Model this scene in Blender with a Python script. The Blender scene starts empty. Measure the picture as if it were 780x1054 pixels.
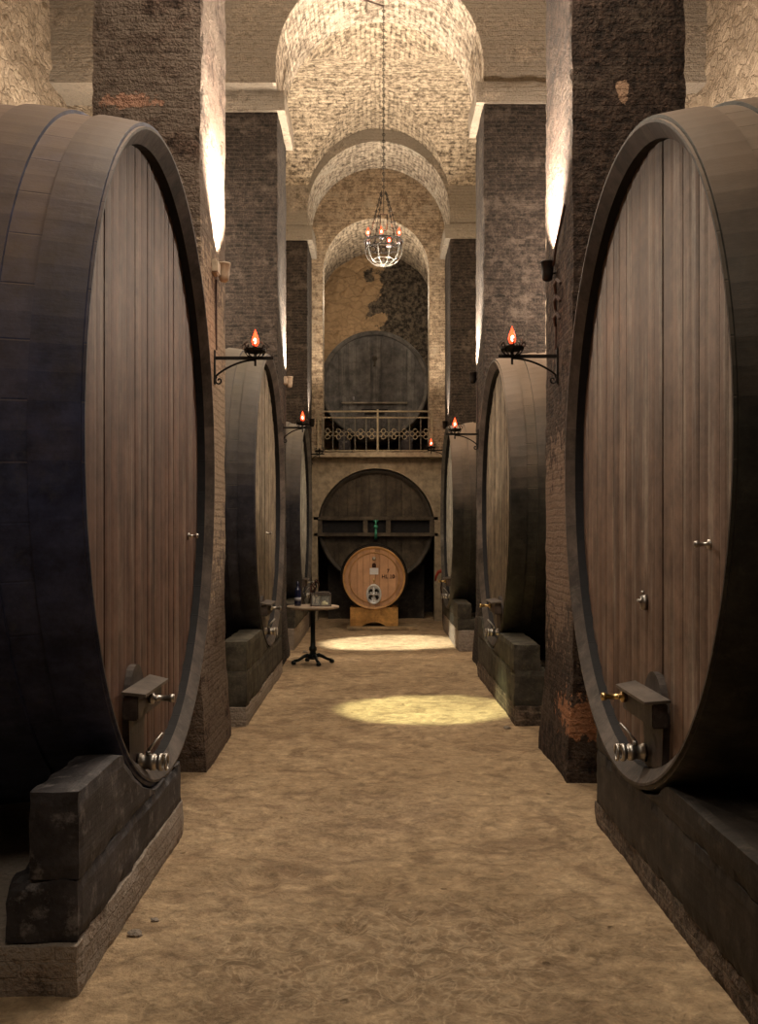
import bpy, bmesh, math, random
from mathutils import Vector, Matrix, noise
random.seed(7)
PI = math.pi
SC = bpy.context.scene
COL = SC.collection

# ------------------------------------------------------------------ camera
cd = bpy.data.cameras.new('camera'); cam = bpy.data.objects.new('camera', cd); COL.objects.link(cam)
cam.location = (0, 0, 1.65); cam.rotation_euler = (PI/2, 0, 0)
cd.sensor_width = 36; cd.lens = 36.0; cd.shift_x = 0.00285; cd.shift_y = 0.0218
cd.clip_start = .05; cd.clip_end = 80
SC.camera = cam
# ------------------------------------------------------------------ world, view
w = bpy.data.worlds.new('world'); SC.world = w; w.use_nodes = True
w.node_tree.nodes['Background'].inputs[0].default_value = (1, .85, .7, 1)
w.node_tree.nodes['Background'].inputs[1].default_value = 0.02
SC.view_settings.view_transform = 'Standard'; SC.view_settings.look = 'None'
SC.view_settings.gamma = 1; SC.view_settings.use_curve_mapping = False
SC.view_settings.exposure = 0.14
SC.cycles.use_denoising = True
SC.cycles.max_bounces = 5; SC.cycles.diffuse_bounces = 3; SC.cycles.glossy_bounces = 2
SC.cycles.sample_clamp_indirect = 3.0

WARM = (1, .84, .65)
def lamp(kind, loc, power, color=WARM, target=None, size=.1, spot=60, blend=.5, sizey=None):
    l = bpy.data.lights.new('lamp_or_fill_light', kind); l.energy = power; l.color = color
    if kind == 'AREA':
        l.shape = 'RECTANGLE'; l.size = size; l.size_y = sizey or size
    else:
        l.shadow_soft_size = size
    if kind == 'SPOT':
        l.spot_size = math.radians(spot); l.spot_blend = blend
    o = bpy.data.objects.new('lamp_or_fill_light', l); COL.objects.link(o); o.location = loc
    if target is not None:
        o.rotation_euler = (Vector(target)-Vector(loc)).to_track_quat('-Z', 'Y').to_euler()
    return o
# soft fill lights added high under the vault, without fixtures (above the frame)
lamp('AREA', (0, 0.2, 6.9), 80, (1, .87, .69), (0, .9, 0), 1.6, sizey=2.0)
lamp('AREA', (0, 5.6, 7.0), 180, (1, .87, .69), (0, 5.2, 0), 1.6, sizey=2.2)
lamp('AREA', (0, 10.6, 7.2), 110, (1, .87, .68), (0, 10.6, 0), 1.4, sizey=2.0)
lamp('AREA', (0, 16.2, 7.6), 60, (1, .87, .68), (0, 16.2, 0), 1.2, sizey=1.6)
# side aisles, above the casks
lamp('POINT', (-3.0, 11.6, 4.7), 420, (1, .84, .66), size=.15)
lamp('POINT', (3.0, 11.4, 4.7), 480, (1, .84, .68), size=.15)
lamp('POINT', (-2.9, 16.3, 5.0), 200, (1, .8, .55), size=.15)
lamp('POINT', (3.0, 16.2, 5.0), 200, (1, .8, .55), size=.15)
# vault wash in the last bay and in the niche
lamp('SPOT', (0, 19.2, 4.15), 330, (1, .87, .69), (0, 16.6, 8.8), .08, 120, .8)
lamp('POINT', (-.85, 20.5, 6.3), 40, (1, .87, .69), size=.08)
lamp('POINT', (.85, 20.5, 6.3), 40, (1, .87, .69), size=.08)

# ------------------------------------------------------------------ materials
def nodes(name):
    m = bpy.data.materials.new(name); m.use_nodes = True
    nt = m.node_tree; b = nt.nodes['Principled BSDF']
    b.inputs['Specular IOR Level'].default_value = .25
    return m, nt, b
def N(nt, t, **k):
    n = nt.nodes.new(t)
    for a, v in k.items():
        if a.startswith('i_'): n.inputs[a[2:].replace('_', ' ')].default_value = v
        else: setattr(n, a, v)
    return n
def L(nt, a, b): nt.links.new(a, b)
def ramp(nt, fac, stops):
    r = N(nt, 'ShaderNodeValToRGB'); e = r.color_ramp.elements
    while len(e) < len(stops): e.new(.5)
    for x, (p, c) in zip(e, stops):
        x.position = p; x.color = (c[0], c[1], c[2], 1) if not isinstance(c, (int, float)) else (c, c, c, 1)
    L(nt, fac, r.inputs[0]); return r.outputs[0]
def mix(nt, fac, a, b, mode='MIX'):
    n = N(nt, 'ShaderNodeMix', data_type='RGBA', blend_type=mode)
    for s, v in ((n.inputs[0], fac), (n.inputs[6], a), (n.inputs[7], b)):
        if hasattr(v, 'is_linked'): L(nt, v, s)
        elif isinstance(v, (int, float)): s.default_value = v
        else: s.default_value = (v[0], v[1], v[2], 1)
    return n.outputs[2]
def mth(nt, op, a, b=0.0):
    n = N(nt, 'ShaderNodeMath', operation=op)
    for s, v in ((n.inputs[0], a), (n.inputs[1], b)):
        if hasattr(v, 'is_linked'): L(nt, v, s)
        else: s.default_value = v
    return n.outputs[0]
def noi(nt, vec, scale, detail=4, rough=.6, dist=0.0):
    n = N(nt, 'ShaderNodeTexNoise'); n.inputs['Scale'].default_value = scale
    n.inputs['Detail'].default_value = detail; n.inputs['Roughness'].default_value = rough
    n.inputs['Distortion'].default_value = dist
    L(nt, vec, n.inputs['Vector']); return n
def mapv(nt, vec, scale=(1, 1, 1), loc=(0, 0, 0)):
    m = N(nt, 'ShaderNodeMapping'); m.inputs['Scale'].default_value = scale; m.inputs['Location'].default_value = loc
    L(nt, vec, m.inputs['Vector']); return m.outputs[0]
def bump(nt, b, h, strength, dist):
    n = N(nt, 'ShaderNodeBump'); n.inputs['Strength'].default_value = strength; n.inputs['Distance'].default_value = dist
    L(nt, h, n.inputs['Height']); L(nt, n.outputs[0], b.inputs['Normal'])

def plain(name, c, rough=.6, metal=0.0, var=.25, scale=20, spec=.25):
    m, nt, b = nodes(name); tc = N(nt, 'ShaderNodeTexCoord')
    n = noi(nt, tc.outputs['Object'], scale)
    L(nt, ramp(nt, n.outputs[0], [(.3, [x*(1-var) for x in c]), (.7, [min(1, x*(1+var)) for x in c])]), b.inputs['Base Color'])
    b.inputs['Roughness'].default_value = rough; b.inputs['Metallic'].default_value = metal
    b.inputs['Specular IOR Level'].default_value = spec
    bump(nt, b, n.outputs[0], .2, .004)
    return m

def brick(name, c1, c2, mortar, plaster, amt, bw=.25, rh=.055, ms=.009, bdist=.02, patches=None, wobble=.02, nm=.5, spots=(), grit=.55):
    """weathered brickwork; UVs are in metres. amt 0..1 share covered in worn plaster / dust"""
    m, nt, b = nodes(name)
    uv = N(nt, 'ShaderNodeUVMap'); tc = N(nt, 'ShaderNodeTexCoord')
    n0 = noi(nt, tc.outputs['Object'], 3.0, 3)
    dv = N(nt, 'ShaderNodeVectorMath', operation='SCALE'); L(nt, n0.outputs[1], dv.inputs[0]); dv.inputs[3].default_value = wobble*3
    av = N(nt, 'ShaderNodeVectorMath', operation='ADD'); L(nt, uv.outputs[0], av.inputs[0]); L(nt, dv.outputs[0], av.inputs[1])
    bt = N(nt, 'ShaderNodeTexBrick'); L(nt, av.outputs[0], bt.inputs['Vector'])
    bt.inputs['Scale'].default_value = 1; bt.inputs['Brick Width'].default_value = bw; bt.inputs['Row Height'].default_value = rh
    bt.inputs['Mortar Size'].default_value = ms; bt.inputs['Mortar Smooth'].default_value = .25; bt.inputs['Bias'].default_value = -.1
    bt.inputs['Color1'].default_value = (*c1, 1); bt.inputs['Color2'].default_value = (*c2, 1); bt.inputs['Mortar'].default_value = (*mortar, 1)
    n1 = noi(nt, mapv(nt, tc.outputs['Object'], (1, 1, 2.2)), 1.3, 7, .7); n2 = noi(nt, tc.outputs['Object'], 11, 5, .7); n3 = noi(nt, tc.outputs['Object'], 45, 3, .7)
    base = mix(nt, mth(nt, 'MULTIPLY', ramp(nt, n2.outputs[0], [(.40, 0.0), (.7, 1.0)]), min(1.0, nm*2)), bt.outputs[0], [x*1.9 for x in c2])
    base = mix(nt, nm, base, ramp(nt, n2.outputs[0], [(.36, [x*.35 for x in c1]), (.66, [x*1.6 for x in c2])]))
    base = mix(nt, grit, base, mix(nt, 1.0, base, ramp(nt, n3.outputs[0], [(.34, .35), (.66, 1.7)]), 'MULTIPLY'))
    s = mth(nt, 'ADD', mth(nt, 'MULTIPLY', n1.outputs[0], .7), mth(nt, 'MULTIPLY', n2.outputs[0], .3))
    t = .68 - .36*amt
    mask = ramp(nt, s, [(max(0, t-.05), 0.0), (min(1, t+.06), 1.0)])
    pl = mix(nt, n3.outputs[0], [x*.65 for x in plaster], [x*1.25 for x in plaster])
    base = mix(nt, mask, base, pl)
    if patches:
        pc, th = patches
        n4 = noi(nt, mapv(nt, tc.outputs['Object'], loc=(3.7, 1.2, 8.8)), 1.9, 3)
        base = mix(nt, ramp(nt, n4.outputs[0], [(th, 0.0), (th+.02, 1.0)]), base, mix(nt, bt.outputs[1], pc, mortar))
    for (px_, py_, pz_), (rx_, ry_, rz_), pc in spots:      # broken or patched places with a shape of their own
        vm = mapv(nt, tc.outputs['Object'], (1/rx_, 1/ry_, 1/rz_), (-px_/rx_, -py_/ry_, -pz_/rz_))
        ln = N(nt, 'ShaderNodeVectorMath', operation='LENGTH'); L(nt, vm, ln.inputs[0])
        f = mth(nt, 'ADD', ln.outputs['Value'], mth(nt, 'MULTIPLY', mth(nt, 'SUBTRACT', n2.outputs[0], .5), 2.6))
        pcol = mix(nt, bt.outputs[1], mix(nt, n3.outputs[0], [x*.6 for x in pc], [x*1.25 for x in pc]), [x*.75 for x in pc])
        base = mix(nt, ramp(nt, f, [(.80, 1.0), (.92, 0.0)]), base, pcol)
    L(nt, base, b.inputs['Base Color']); b.inputs['Roughness'].default_value = .95
    h = mth(nt, 'SUBTRACT', mth(nt, 'ADD', mth(nt, 'MULTIPLY', n2.outputs[0], 1.3), mth(nt, 'MULTIPLY', n3.outputs[0], .8)), mth(nt, 'MULTIPLY', bt.outputs[1], .45))
    bump(nt, b, h, 1.0, bdist)
    return m

def stone(name, c_lo, c_hi, scale=4.5, bdist=.05, dark=None):
    m, nt, b = nodes(name); tc = N(nt, 'ShaderNodeTexCoord')
    v0 = tc.outputs['Object']
    n = noi(nt, v0, 2.2, 5); n2 = noi(nt, v0, 11, 6, .72)
    dv = N(nt, 'ShaderNodeVectorMath', operation='SCALE'); L(nt, n.outputs[1], dv.inputs[0]); dv.inputs[3].default_value = .55
    av = N(nt, 'ShaderNodeVectorMath', operation='ADD'); L(nt, mapv(nt, v0, (1, 1, 1.7)), av.inputs[0]); L(nt, dv.outputs[0], av.inputs[1])
    vo = N(nt, 'ShaderNodeTexVoronoi', feature='DISTANCE_TO_EDGE'); vo.inputs['Scale'].default_value = scale; L(nt, av.outputs[0], vo.inputs['Vector'])
    vc = N(nt, 'ShaderNodeTexVoronoi'); vc.inputs['Scale'].default_value = scale; L(nt, av.outputs[0], vc.inputs['Vector'])
    col = ramp(nt, n2.outputs[0], [(.3, c_lo), (.7, c_hi)])
    col = mix(nt, .35, col, mix(nt, mth(nt, 'MULTIPLY', vc.outputs[1], 1.0), c_lo, [min(1, x*1.25) for x in c_hi]))
    edge = ramp(nt, vo.outputs[0], [(0.0, .0), (.09, 1.0)])
    col = mix(nt, mth(nt, 'MULTIPLY', mth(nt, 'SUBTRACT', 1.0, edge), .38), col, [x*.6 for x in c_lo])
    if dark:
        sx = N(nt, 'ShaderNodeSeparateXYZ'); L(nt, v0, sx.inputs[0])
        s = mth(nt, 'ADD', sx.outputs[0], mth(nt, 'MULTIPLY', mth(nt, 'SUBTRACT', n.outputs[0], .5), 2.2))
        col = mix(nt, ramp(nt, s, [(.02, 0.0), (.12, 1.0)]), col, ramp(nt, n2.outputs[0], [(.42, dark), (.60, [x*6 for x in dark])]))
    L(nt, col, b.inputs['Base Color']); b.inputs['Roughness'].default_value = .95
    h = mth(nt, 'ADD', mth(nt, 'MULTIPLY', edge, .22), mth(nt, 'ADD', mth(nt, 'MULTIPLY', n2.outputs[0], .9), mth(nt, 'MULTIPLY', n.outputs[0], .6)))
    bump(nt, b, h, 1.0, bdist)
    return m

def wood(name, dark, light, axis=2, rough=.6, streak=0.0, streakc=(.4, .36, .3), spots=0.0, bdist=.004, dust=None, dscale=1.0, grime=.75):
    """grain runs along axis (object space)"""
    m, nt, b = nodes(name); tc = N(nt, 'ShaderNodeTexCoord'); v = tc.outputs['Object']
    sc = [14.0, 14.0, 14.0]; sc[axis] = .7
    n1 = noi(nt, mapv(nt, v, [x*dscale for x in sc]), 1, 6, .65)
    sc2 = [4.0, 4.0, 4.0]; sc2[axis] = .45
    n2 = noi(nt, mapv(nt, v, [x*dscale for x in sc2], (5, 3, 1)), 1, 4)
    n3 = noi(nt, v, 2.0, 5); n5 = noi(nt, v, 60, 2)
    s = mth(nt, 'ADD', mth(nt, 'MULTIPLY', n1.outputs[0], .45), mth(nt, 'MULTIPLY', n2.outputs[0], .55))
    col = ramp(nt, s, [(.40, dark), (.60, light)])
    col = mix(nt, .35, col, ramp(nt, n3.outputs[0], [(.3, [x*.55 for x in dark]), (.7, [x*1.3 for x in light])]))
    at = N(nt, 'ShaderNodeAttribute', attribute_name='tint')
    col = mix(nt, .55, col, mix(nt, at.outputs[2], col, [x*1.35 for x in light]))
    if streak:
        sc3 = [9.0, 9.0, 9.0]; sc3[axis] = .55
        n4 = noi(nt, mapv(nt, v, sc3, (2.2, 8.1, 4.4)), 1, 5, .7)
        col = mix(nt, mth(nt, 'MULTIPLY', ramp(nt, n4.outputs[0], [(.52, 0.0), (.66, 1.0)]), streak), col, streakc)
    n7 = noi(nt, v, 5.5, 7, .75)
    col = mix(nt, grime, col, mix(nt, 1.0, col, ramp(nt, n7.outputs[0], [(.36, .40), (.5, 1.0), (.64, 1.65)]), 'MULTIPLY'))
    if spots:
        n6 = noi(nt, v, 7, 6, .75)
        col = mix(nt, mth(nt, 'MULTIPLY', ramp(nt, n6.outputs[0], [(.55, 0.0), (.66, 1.0)]), spots), col, streakc)
    if dust:
        g = N(nt, 'ShaderNodeNewGeometry'); sx = N(nt, 'ShaderNodeSeparateXYZ'); L(nt, g.outputs['True Normal'], sx.inputs[0])
        f = mth(nt, 'ADD', sx.outputs[2], mth(nt, 'MULTIPLY', mth(nt, 'SUBTRACT', n3.outputs[0], .5), 1.0))
        col = mix(nt, mth(nt, 'MULTIPLY', ramp(nt, f, [(-.05, 0.0), (.75, 1.0)]), .85), col, dust)
    L(nt, col, b.inputs['Base Color']); b.inputs['Roughness'].default_value = rough
    bump(nt, b, mth(nt, 'ADD', mth(nt, 'ADD', n1.outputs[0], mth(nt, 'MULTIPLY', n5.outputs[0], .2)), mth(nt, 'MULTIPLY', n3.outputs[0], .8)), .6, bdist)
    return m

def emit(name, c, s):
    m, nt, b = nodes(name)
    b.inputs['Base Color'].default_value = (*c, 1); b.inputs['Emission Color'].default_value = (*c, 1)
    b.inputs['Emission Strength'].default_value = s
    return m

M = {}
M['pier_l'] = brick('pier brick brown', (.048, .028, .020), (.135, .086, .064), (.080, .056, .043), (.21, .155, .12), .62, wobble=.02, nm=.6, bdist=.06, grit=.75,
    spots=(((-1.74, 7.2, 4.70), (.22, .3, .06), (.50, .27, .18)), ((-1.23, 7.6, 2.5), (.12, 1.2, 1.35), (.46, .34, .24))))
M['pier_r'] = brick('pier brick dark', (.026, .016, .012), (.060, .037, .027), (.045, .032, .024), (.11, .078, .058), .34, wobble=.02, nm=.6, bdist=.06, grit=.75,
    spots=(((1.66, 6.9, 4.63), (.05, .3, .08), (.55, .34, .22)), ((1.50, 6.95, .42), (.36, .5, .17), (.50, .23, .12)), ((1.33, 7.5, 1.6), (.14, .9, .8), (.26, .17, .12))))
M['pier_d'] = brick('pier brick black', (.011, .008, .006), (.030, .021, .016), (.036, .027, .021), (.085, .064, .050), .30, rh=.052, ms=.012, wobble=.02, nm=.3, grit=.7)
M['arch'] = brick('arch brick pale', (.16, .12, .09), (.44, .37, .29), (.11, .085, .065), (.50, .45, .37), .30, rh=.075, ms=.014, bdist=.03, nm=.3, grit=.6, wobble=.035)
M['spandrel'] = brick('upper wall brick', (.20, .16, .125), (.27, .22, .17), (.26, .22, .17), (.26, .22, .175), .62)
M['vault'] = brick('vault brick', (.13, .095, .062), (.42, .34, .25), (.075, .055, .040), (.38, .32, .24), .12, rh=.075, bw=.30, ms=.014, bdist=.03, nm=.3, grit=.6, wobble=.035)
M['back'] = brick('end wall brick', (.22, .155, .105), (.42, .32, .22), (.20, .15, .105), (.42, .34, .25), .3, nm=.25, grit=.5)
M['plasterwall'] = plain('old plaster', (.30, .24, .17), .9, 0, .38, 9)
M['rubble'] = stone('rubble wall', (.20, .15, .105), (.46, .37, .27), 4.6, .07)
M['rock'] = stone('niche rock', (.22, .14, .075), (.40, .27, .15), 3.6, .06, dark=(.022, .017, .012))
M['plinth'] = brick('plinth masonry pale', (.15, .11, .085), (.22, .16, .12), (.25, .20, .16), (.33, .275, .23), .72, rh=.07, nm=.4)
M['plinth_dark'] = brick('plinth brick dark', (.06, .045, .035), (.11, .08, .06), (.20, .16, .12), (.2, .16, .12), .30, rh=.07)
M['beam_l'] = wood('old timber slate', (.018, .017, .022), (.055, .048, .05), 1, .65, spots=.8, streakc=(.20, .18, .18), bdist=.015)
M['beam_r'] = wood('old timber dark', (.012, .010, .009), (.04, .031, .025), 1, .65, spots=.5, streakc=(.10, .08, .06), bdist=.01)
M['beam_g'] = wood('old timber mossy', (.030, .026, .021), (.075, .065, .050), 1, .8, spots=.5, streakc=(.16, .15, .10), bdist=.01)
M['body_navy'] = wood('stave navy', (.024, .029, .066), (.060, .066, .122), 1, .5, spots=.5, streakc=(.09, .09, .11), dust=(.235, .16, .112))
M['hoop_navy'] = wood('hoop navy', (.023, .028, .068), (.056, .062, .120), 1, .5, spots=.4, streakc=(.08, .08, .10), dust=(.20, .14, .10))
M['body_black'] = wood('stave black', (.016, .016, .013), (.044, .039, .029), 1, .55, spots=.45, streakc=(.07, .065, .05), dust=(.21, .145, .10))
M['hoop_black'] = wood('hoop black', (.014, .014, .012), (.038, .034, .027), 1, .5, spots=.4, streakc=(.07, .06, .045), dust=(.19, .13, .09))
M['body_slate'] = wood('stave slate', (.014, .014, .022), (.042, .040, .050), 1, .55, spots=.45, streakc=(.08, .075, .075), dust=(.13, .105, .075))
M['hoop_slate'] = wood('hoop slate', (.013, .013, .022), (.036, .035, .046), 1, .55, spots=.4, streakc=(.07, .065, .06), dust=(.12, .095, .07))
M['rim'] = wood('chime wood', (.026, .021, .020), (.078, .060, .050), 1, .6, spots=.45, streakc=(.14, .12, .10))
M['rim_in'] = plain('chime inner face', (.012, .011, .013), .7)
M['head_red'] = wood('head red brown', (.050, .024, .017), (.140, .076, .053), 2, .58, streak=.75, streakc=(.25, .19, .15), bdist=.003, grime=.5)
M['head_brown'] = wood('head worn brown', (.075, .041, .028), (.18, .112, .078), 2, .58, streak=.6, streakc=(.36, .30, .24), bdist=.003, grime=.5)
M['head_olive'] = wood('head grey olive', (.075, .056, .040), (.18, .14, .10), 2, .6, streak=.6, streakc=(.32, .28, .20))
M['head_grey'] = wood('head dusty grey', (.24, .23, .21), (.46, .45, .42), 2, .6, streak=.6, streakc=(.42, .38, .30))
M['head_slate'] = wood('head slate', (.042, .040, .040), (.095, .090, .088), 2, .6, streak=.6, streakc=(.16, .15, .14), spots=.3)
M['head_dark'] = wood('head near black brown', (.038, .029, .020), (.062, .048, .034), 2, .6)
M['rim_dark'] = wood('chime dark', (.025, .020, .016), (.05, .04, .032), 1, .6)
M['bar_brown'] = wood('crossbar brown', (.05, .038, .027), (.09, .07, .05), 0, .6)
M['bar_pale'] = wood('pale bar', (.14, .125, .10), (.24, .21, .17), 0, .6)
M['rim_slate'] = wood('chime slate', (.05, .046, .042), (.10, .092, .085), 1, .6)
M['oak_head'] = wood('new oak head', (.36, .19, .105), (.56, .33, .20), 2, .45, bdist=.002, grime=.15)
M['oak_rim'] = wood('new oak chime', (.34, .17, .065), (.55, .31, .13), 1, .45, bdist=.002, grime=.15)
M['oak_body'] = wood('new oak staves', (.26, .14, .06), (.42, .25, .12), 1, .5, bdist=.002, grime=.15)
M['stand'] = wood('knotty pine', (.36, .17, .05), (.62, .36, .12), 0, .45, spots=.7, streakc=(.20, .08, .025), bdist=.003, grime=.5)
M['board'] = wood('floor board', (.30, .20, .12), (.45, .33, .20), 0, .6)
M['door_wood'] = wood('hatch wood', (.030, .022, .020), (.075, .055, .047), 2, .55, spots=.3, streakc=(.16, .13, .11))
M['lid_wood'] = wood('crossbar wood', (.05, .038, .032), (.12, .095, .078), 0, .5, spots=.3, streakc=(.2, .17, .14))
M['iron'] = plain('black iron', (.018, .015, .013), .5, .6)
M['steel'] = plain('worn steel', (.42, .39, .36), .38, 1.0, .2)
M['chrome'] = plain('polished plate', (.72, .72, .74), .3, .35, .12)
M['brass'] = plain('brass', (.62, .44, .2), .3, 1.0, .2)
M['railing'] = plain('rail iron tan', (.30, .24, .16), .5, .4)
M['rail_thin'] = plain('baluster iron', (.13, .115, .09), .5, .4)
M['white'] = plain('lime white', (.80, .76, .68), .8, 0, .08)
M['beige_metal'] = plain('beige housing', (.42, .33, .24), .5)
M['cable'] = plain('cable', (.05, .03, .025), .6)
M['label'] = plain('label card', (.75, .74, .78), .6, 0, .05)
M['print'] = plain('brand ink', (.045, .014, .008), .7)
M['table_top'] = plain('table stone', (.30, .23, .17), .45, 0, .3, 9)
M['table_iron'] = plain('table iron', (.010, .013, .012), .45, .5)
M['bottle'] = plain('bottle glass', (.008, .010, .03), .12, 0, .1, 8, .7)
M['foil'] = plain('grey capsule', (.25, .24, .26), .4)
M['basket'] = plain('pale worn iron', (.22, .22, .20), .4, .5)
M['green'] = plain('verdigris', (.05, .22, .14), .4, .6)
M['red'] = plain('red paint', (.30, .035, .02), .45)
M['flame'] = emit('flame bulb', (1, .07, .02), 2.2)
M['core'] = emit('flame filament', (1, .6, .4), 6.0)
M['lens'] = emit('lamp lens', (1, .85, .65), 6.0)
M['cream'] = plain('cream label', (.7, .62, .35), .5)
M['glass'] = None
m, nt, b = nodes('lantern glass'); b.inputs['Base Color'].default_value = (.75, .75, .68, 1); b.inputs['Roughness'].default_value = .1
b.inputs['Alpha'].default_value = .10; M['glass'] = m

# floor
m, nt, b = nodes('trodden earth floor'); tc = N(nt, 'ShaderNodeTexCoord'); v = tc.outputs['Object']
n1 = noi(nt, v, .9, 6, .6, .4); n2 = noi(nt, v, 6, 6, .65); n3 = noi(nt, v, 38, 4, .7); n4 = noi(nt, v, 2.6, 4, .6, 1.2)
col = ramp(nt, n1.outputs[0], [(.33, (.27, .175, .098)), (.5, (.45, .305, .178)), (.66, (.60, .43, .265))])
col = mix(nt, .45, col, ramp(nt, n2.outputs[0], [(.35, (.24, .16, .09)), (.65, (.58, .43, .275))]))
col = mix(nt, .30, col, ramp(nt, n3.outputs[0], [(.35, (.15, .10, .055)), (.65, (.5, .38, .24))]))
col = mix(nt, ramp(nt, n4.outputs[0], [(.51, 0.0), (.64, .65)]), col, (.20, .13, .078))
vo = N(nt, 'ShaderNodeTexVoronoi'); vo.inputs['Scale'].default_value = 9; L(nt, mapv(nt, v, (1, .75, 1)), vo.inputs['Vector'])
pit = ramp(nt, vo.outputs[0], [(.05, 0.0), (.16, 1.0)])
sx = N(nt, 'ShaderNodeSeparateXYZ'); L(nt, vo.outputs[1], sx.inputs[0])
pm = mth(nt, 'GREATER_THAN', sx.outputs[0], .86)
pitf = mth(nt, 'MULTIPLY', mth(nt, 'SUBTRACT', 1.0, pit), pm)
col = mix(nt, mth(nt, 'MULTIPLY', pitf, .6), col, (.10, .065, .035))
L(nt, col, b.inputs['Base Color']); b.inputs['Roughness'].default_value = .8
n5 = noi(nt, v, 11, 7, .75, .6)
n6 = noi(nt, mapv(nt, v, (1, .7, 1), (4, 2, 0)), 3.2, 5, .6, 2.2)
rg = mth(nt, 'ABSOLUTE', mth(nt, 'SUBTRACT', n6.outputs[0], .5))
crk = ramp(nt, rg, [(.0, 1.0), (.012, 0.0)])
n8 = noi(nt, mapv(nt, v, (1, .8, 1), (2, 9, 0)), 9, 3, .5, 1.6)
ring = ramp(nt, mth(nt, 'ABSOLUTE', mth(nt, 'SUBTRACT', n8.outputs[0], .5)), [(.0, 1.0), (.05, .25), (.10, 0.0)])
wl = N(nt, 'ShaderNodeVectorMath', operation='LENGTH'); L(nt, mapv(nt, v, (1/1.0, 1/.75, 0), (-.02, -4.0/.75, 0)), wl.inputs[0])
worn = ramp(nt, mth(nt, 'ADD', wl.outputs['Value'], mth(nt, 'MULTIPLY', mth(nt, 'SUBTRACT', n2.outputs[0], .5), 2.0)), [(.55, 1.0), (1.1, 0.0)])
col = mix(nt, mth(nt, 'MULTIPLY', worn, .30), col, (.20, .135, .085))
col = mix(nt, mth(nt, 'MULTIPLY', mth(nt, 'MULTIPLY', worn, ring), .55), col, (.62, .47, .31))
crk = ramp(nt, rg, [(.0, 1.0), (.005, 0.0)])
col = mix(nt, mth(nt, 'MULTIPLY', crk, .12), col, (.10, .07, .04))
col = mix(nt, .5, col, mix(nt, 1.0, col, ramp(nt, n5.outputs[0], [(.34, .35), (.50, 1.0), (.66, 1.6)]), 'MULTIPLY'))
L(nt, col, b.inputs['Base Color'])
h = mth(nt, 'SUBTRACT', mth(nt, 'ADD', mth(nt, 'ADD', mth(nt, 'MULTIPLY', n2.outputs[0], 1.0), mth(nt, 'MULTIPLY', n5.outputs[0], .45)), mth(nt, 'MULTIPLY', n3.outputs[0], .25)), mth(nt, 'ADD', mth(nt, 'MULTIPLY', pitf, .4), mth(nt, 'MULTIPLY', crk, .03)))
bump(nt, b, h, 1.0, .05)
M['floor'] = m

# ------------------------------------------------------------------ mesh helpers
def link(name, verts, faces, mat=None, parent=None, smooth=False, uv=None, mats=None, midx=None, tint=None, boxuv=False):
    me = bpy.data.meshes.new(name); me.from_pydata([tuple(v) for v in verts], [], faces)
    for mm in (mats or [mat]):
        if mm: me.materials.append(mm)
    if midx: me.polygons.foreach_set('material_index', midx)
    if smooth: me.polygons.foreach_set('use_smooth', [True]*len(faces))
    if uv is not None or boxuv:
        ul = me.uv_layers.new(name='UVMap').data
        for p in me.polygons:
            if uv is not None:
                for li, c in zip(p.loop_indices, uv[p.index]): ul[li].uv = c
            else:
                n = p.normal; a = max(range(3), key=lambda i: abs(n[i]))
                for li in p.loop_indices:
                    c = me.vertices[me.loops[li].vertex_index].co
                    ul[li].uv = ((c.y, c.z) if a == 0 else (c.x, c.z) if a == 1 else (c.x, c.y))
    if tint is not None:
        at = me.attributes.new('tint', 'FLOAT', 'FACE'); at.data.foreach_set('value', tint)
    me.update()
    o = bpy.data.objects.new(name, me); COL.objects.link(o)
    if parent: o.parent = parent
    return o
def empty(name, loc, rz=0.0):
    o = bpy.data.objects.new(name, None); COL.objects.link(o); o.location = loc; o.rotation_euler = (0, 0, rz); o.empty_display_size = .1
    return o
def tag(o, label, cat, group=None):
    o['label'] = label; o['category'] = cat
    if group: o['group'] = group
    return o
def struct(o, label=None):
    o['kind'] = 'structure'
    if label: o['label'] = label
    return o
def thing(name, label, cat, loc, rz=0.0, group=None):
    return tag(empty(name, loc, rz), label, cat, group)

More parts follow.
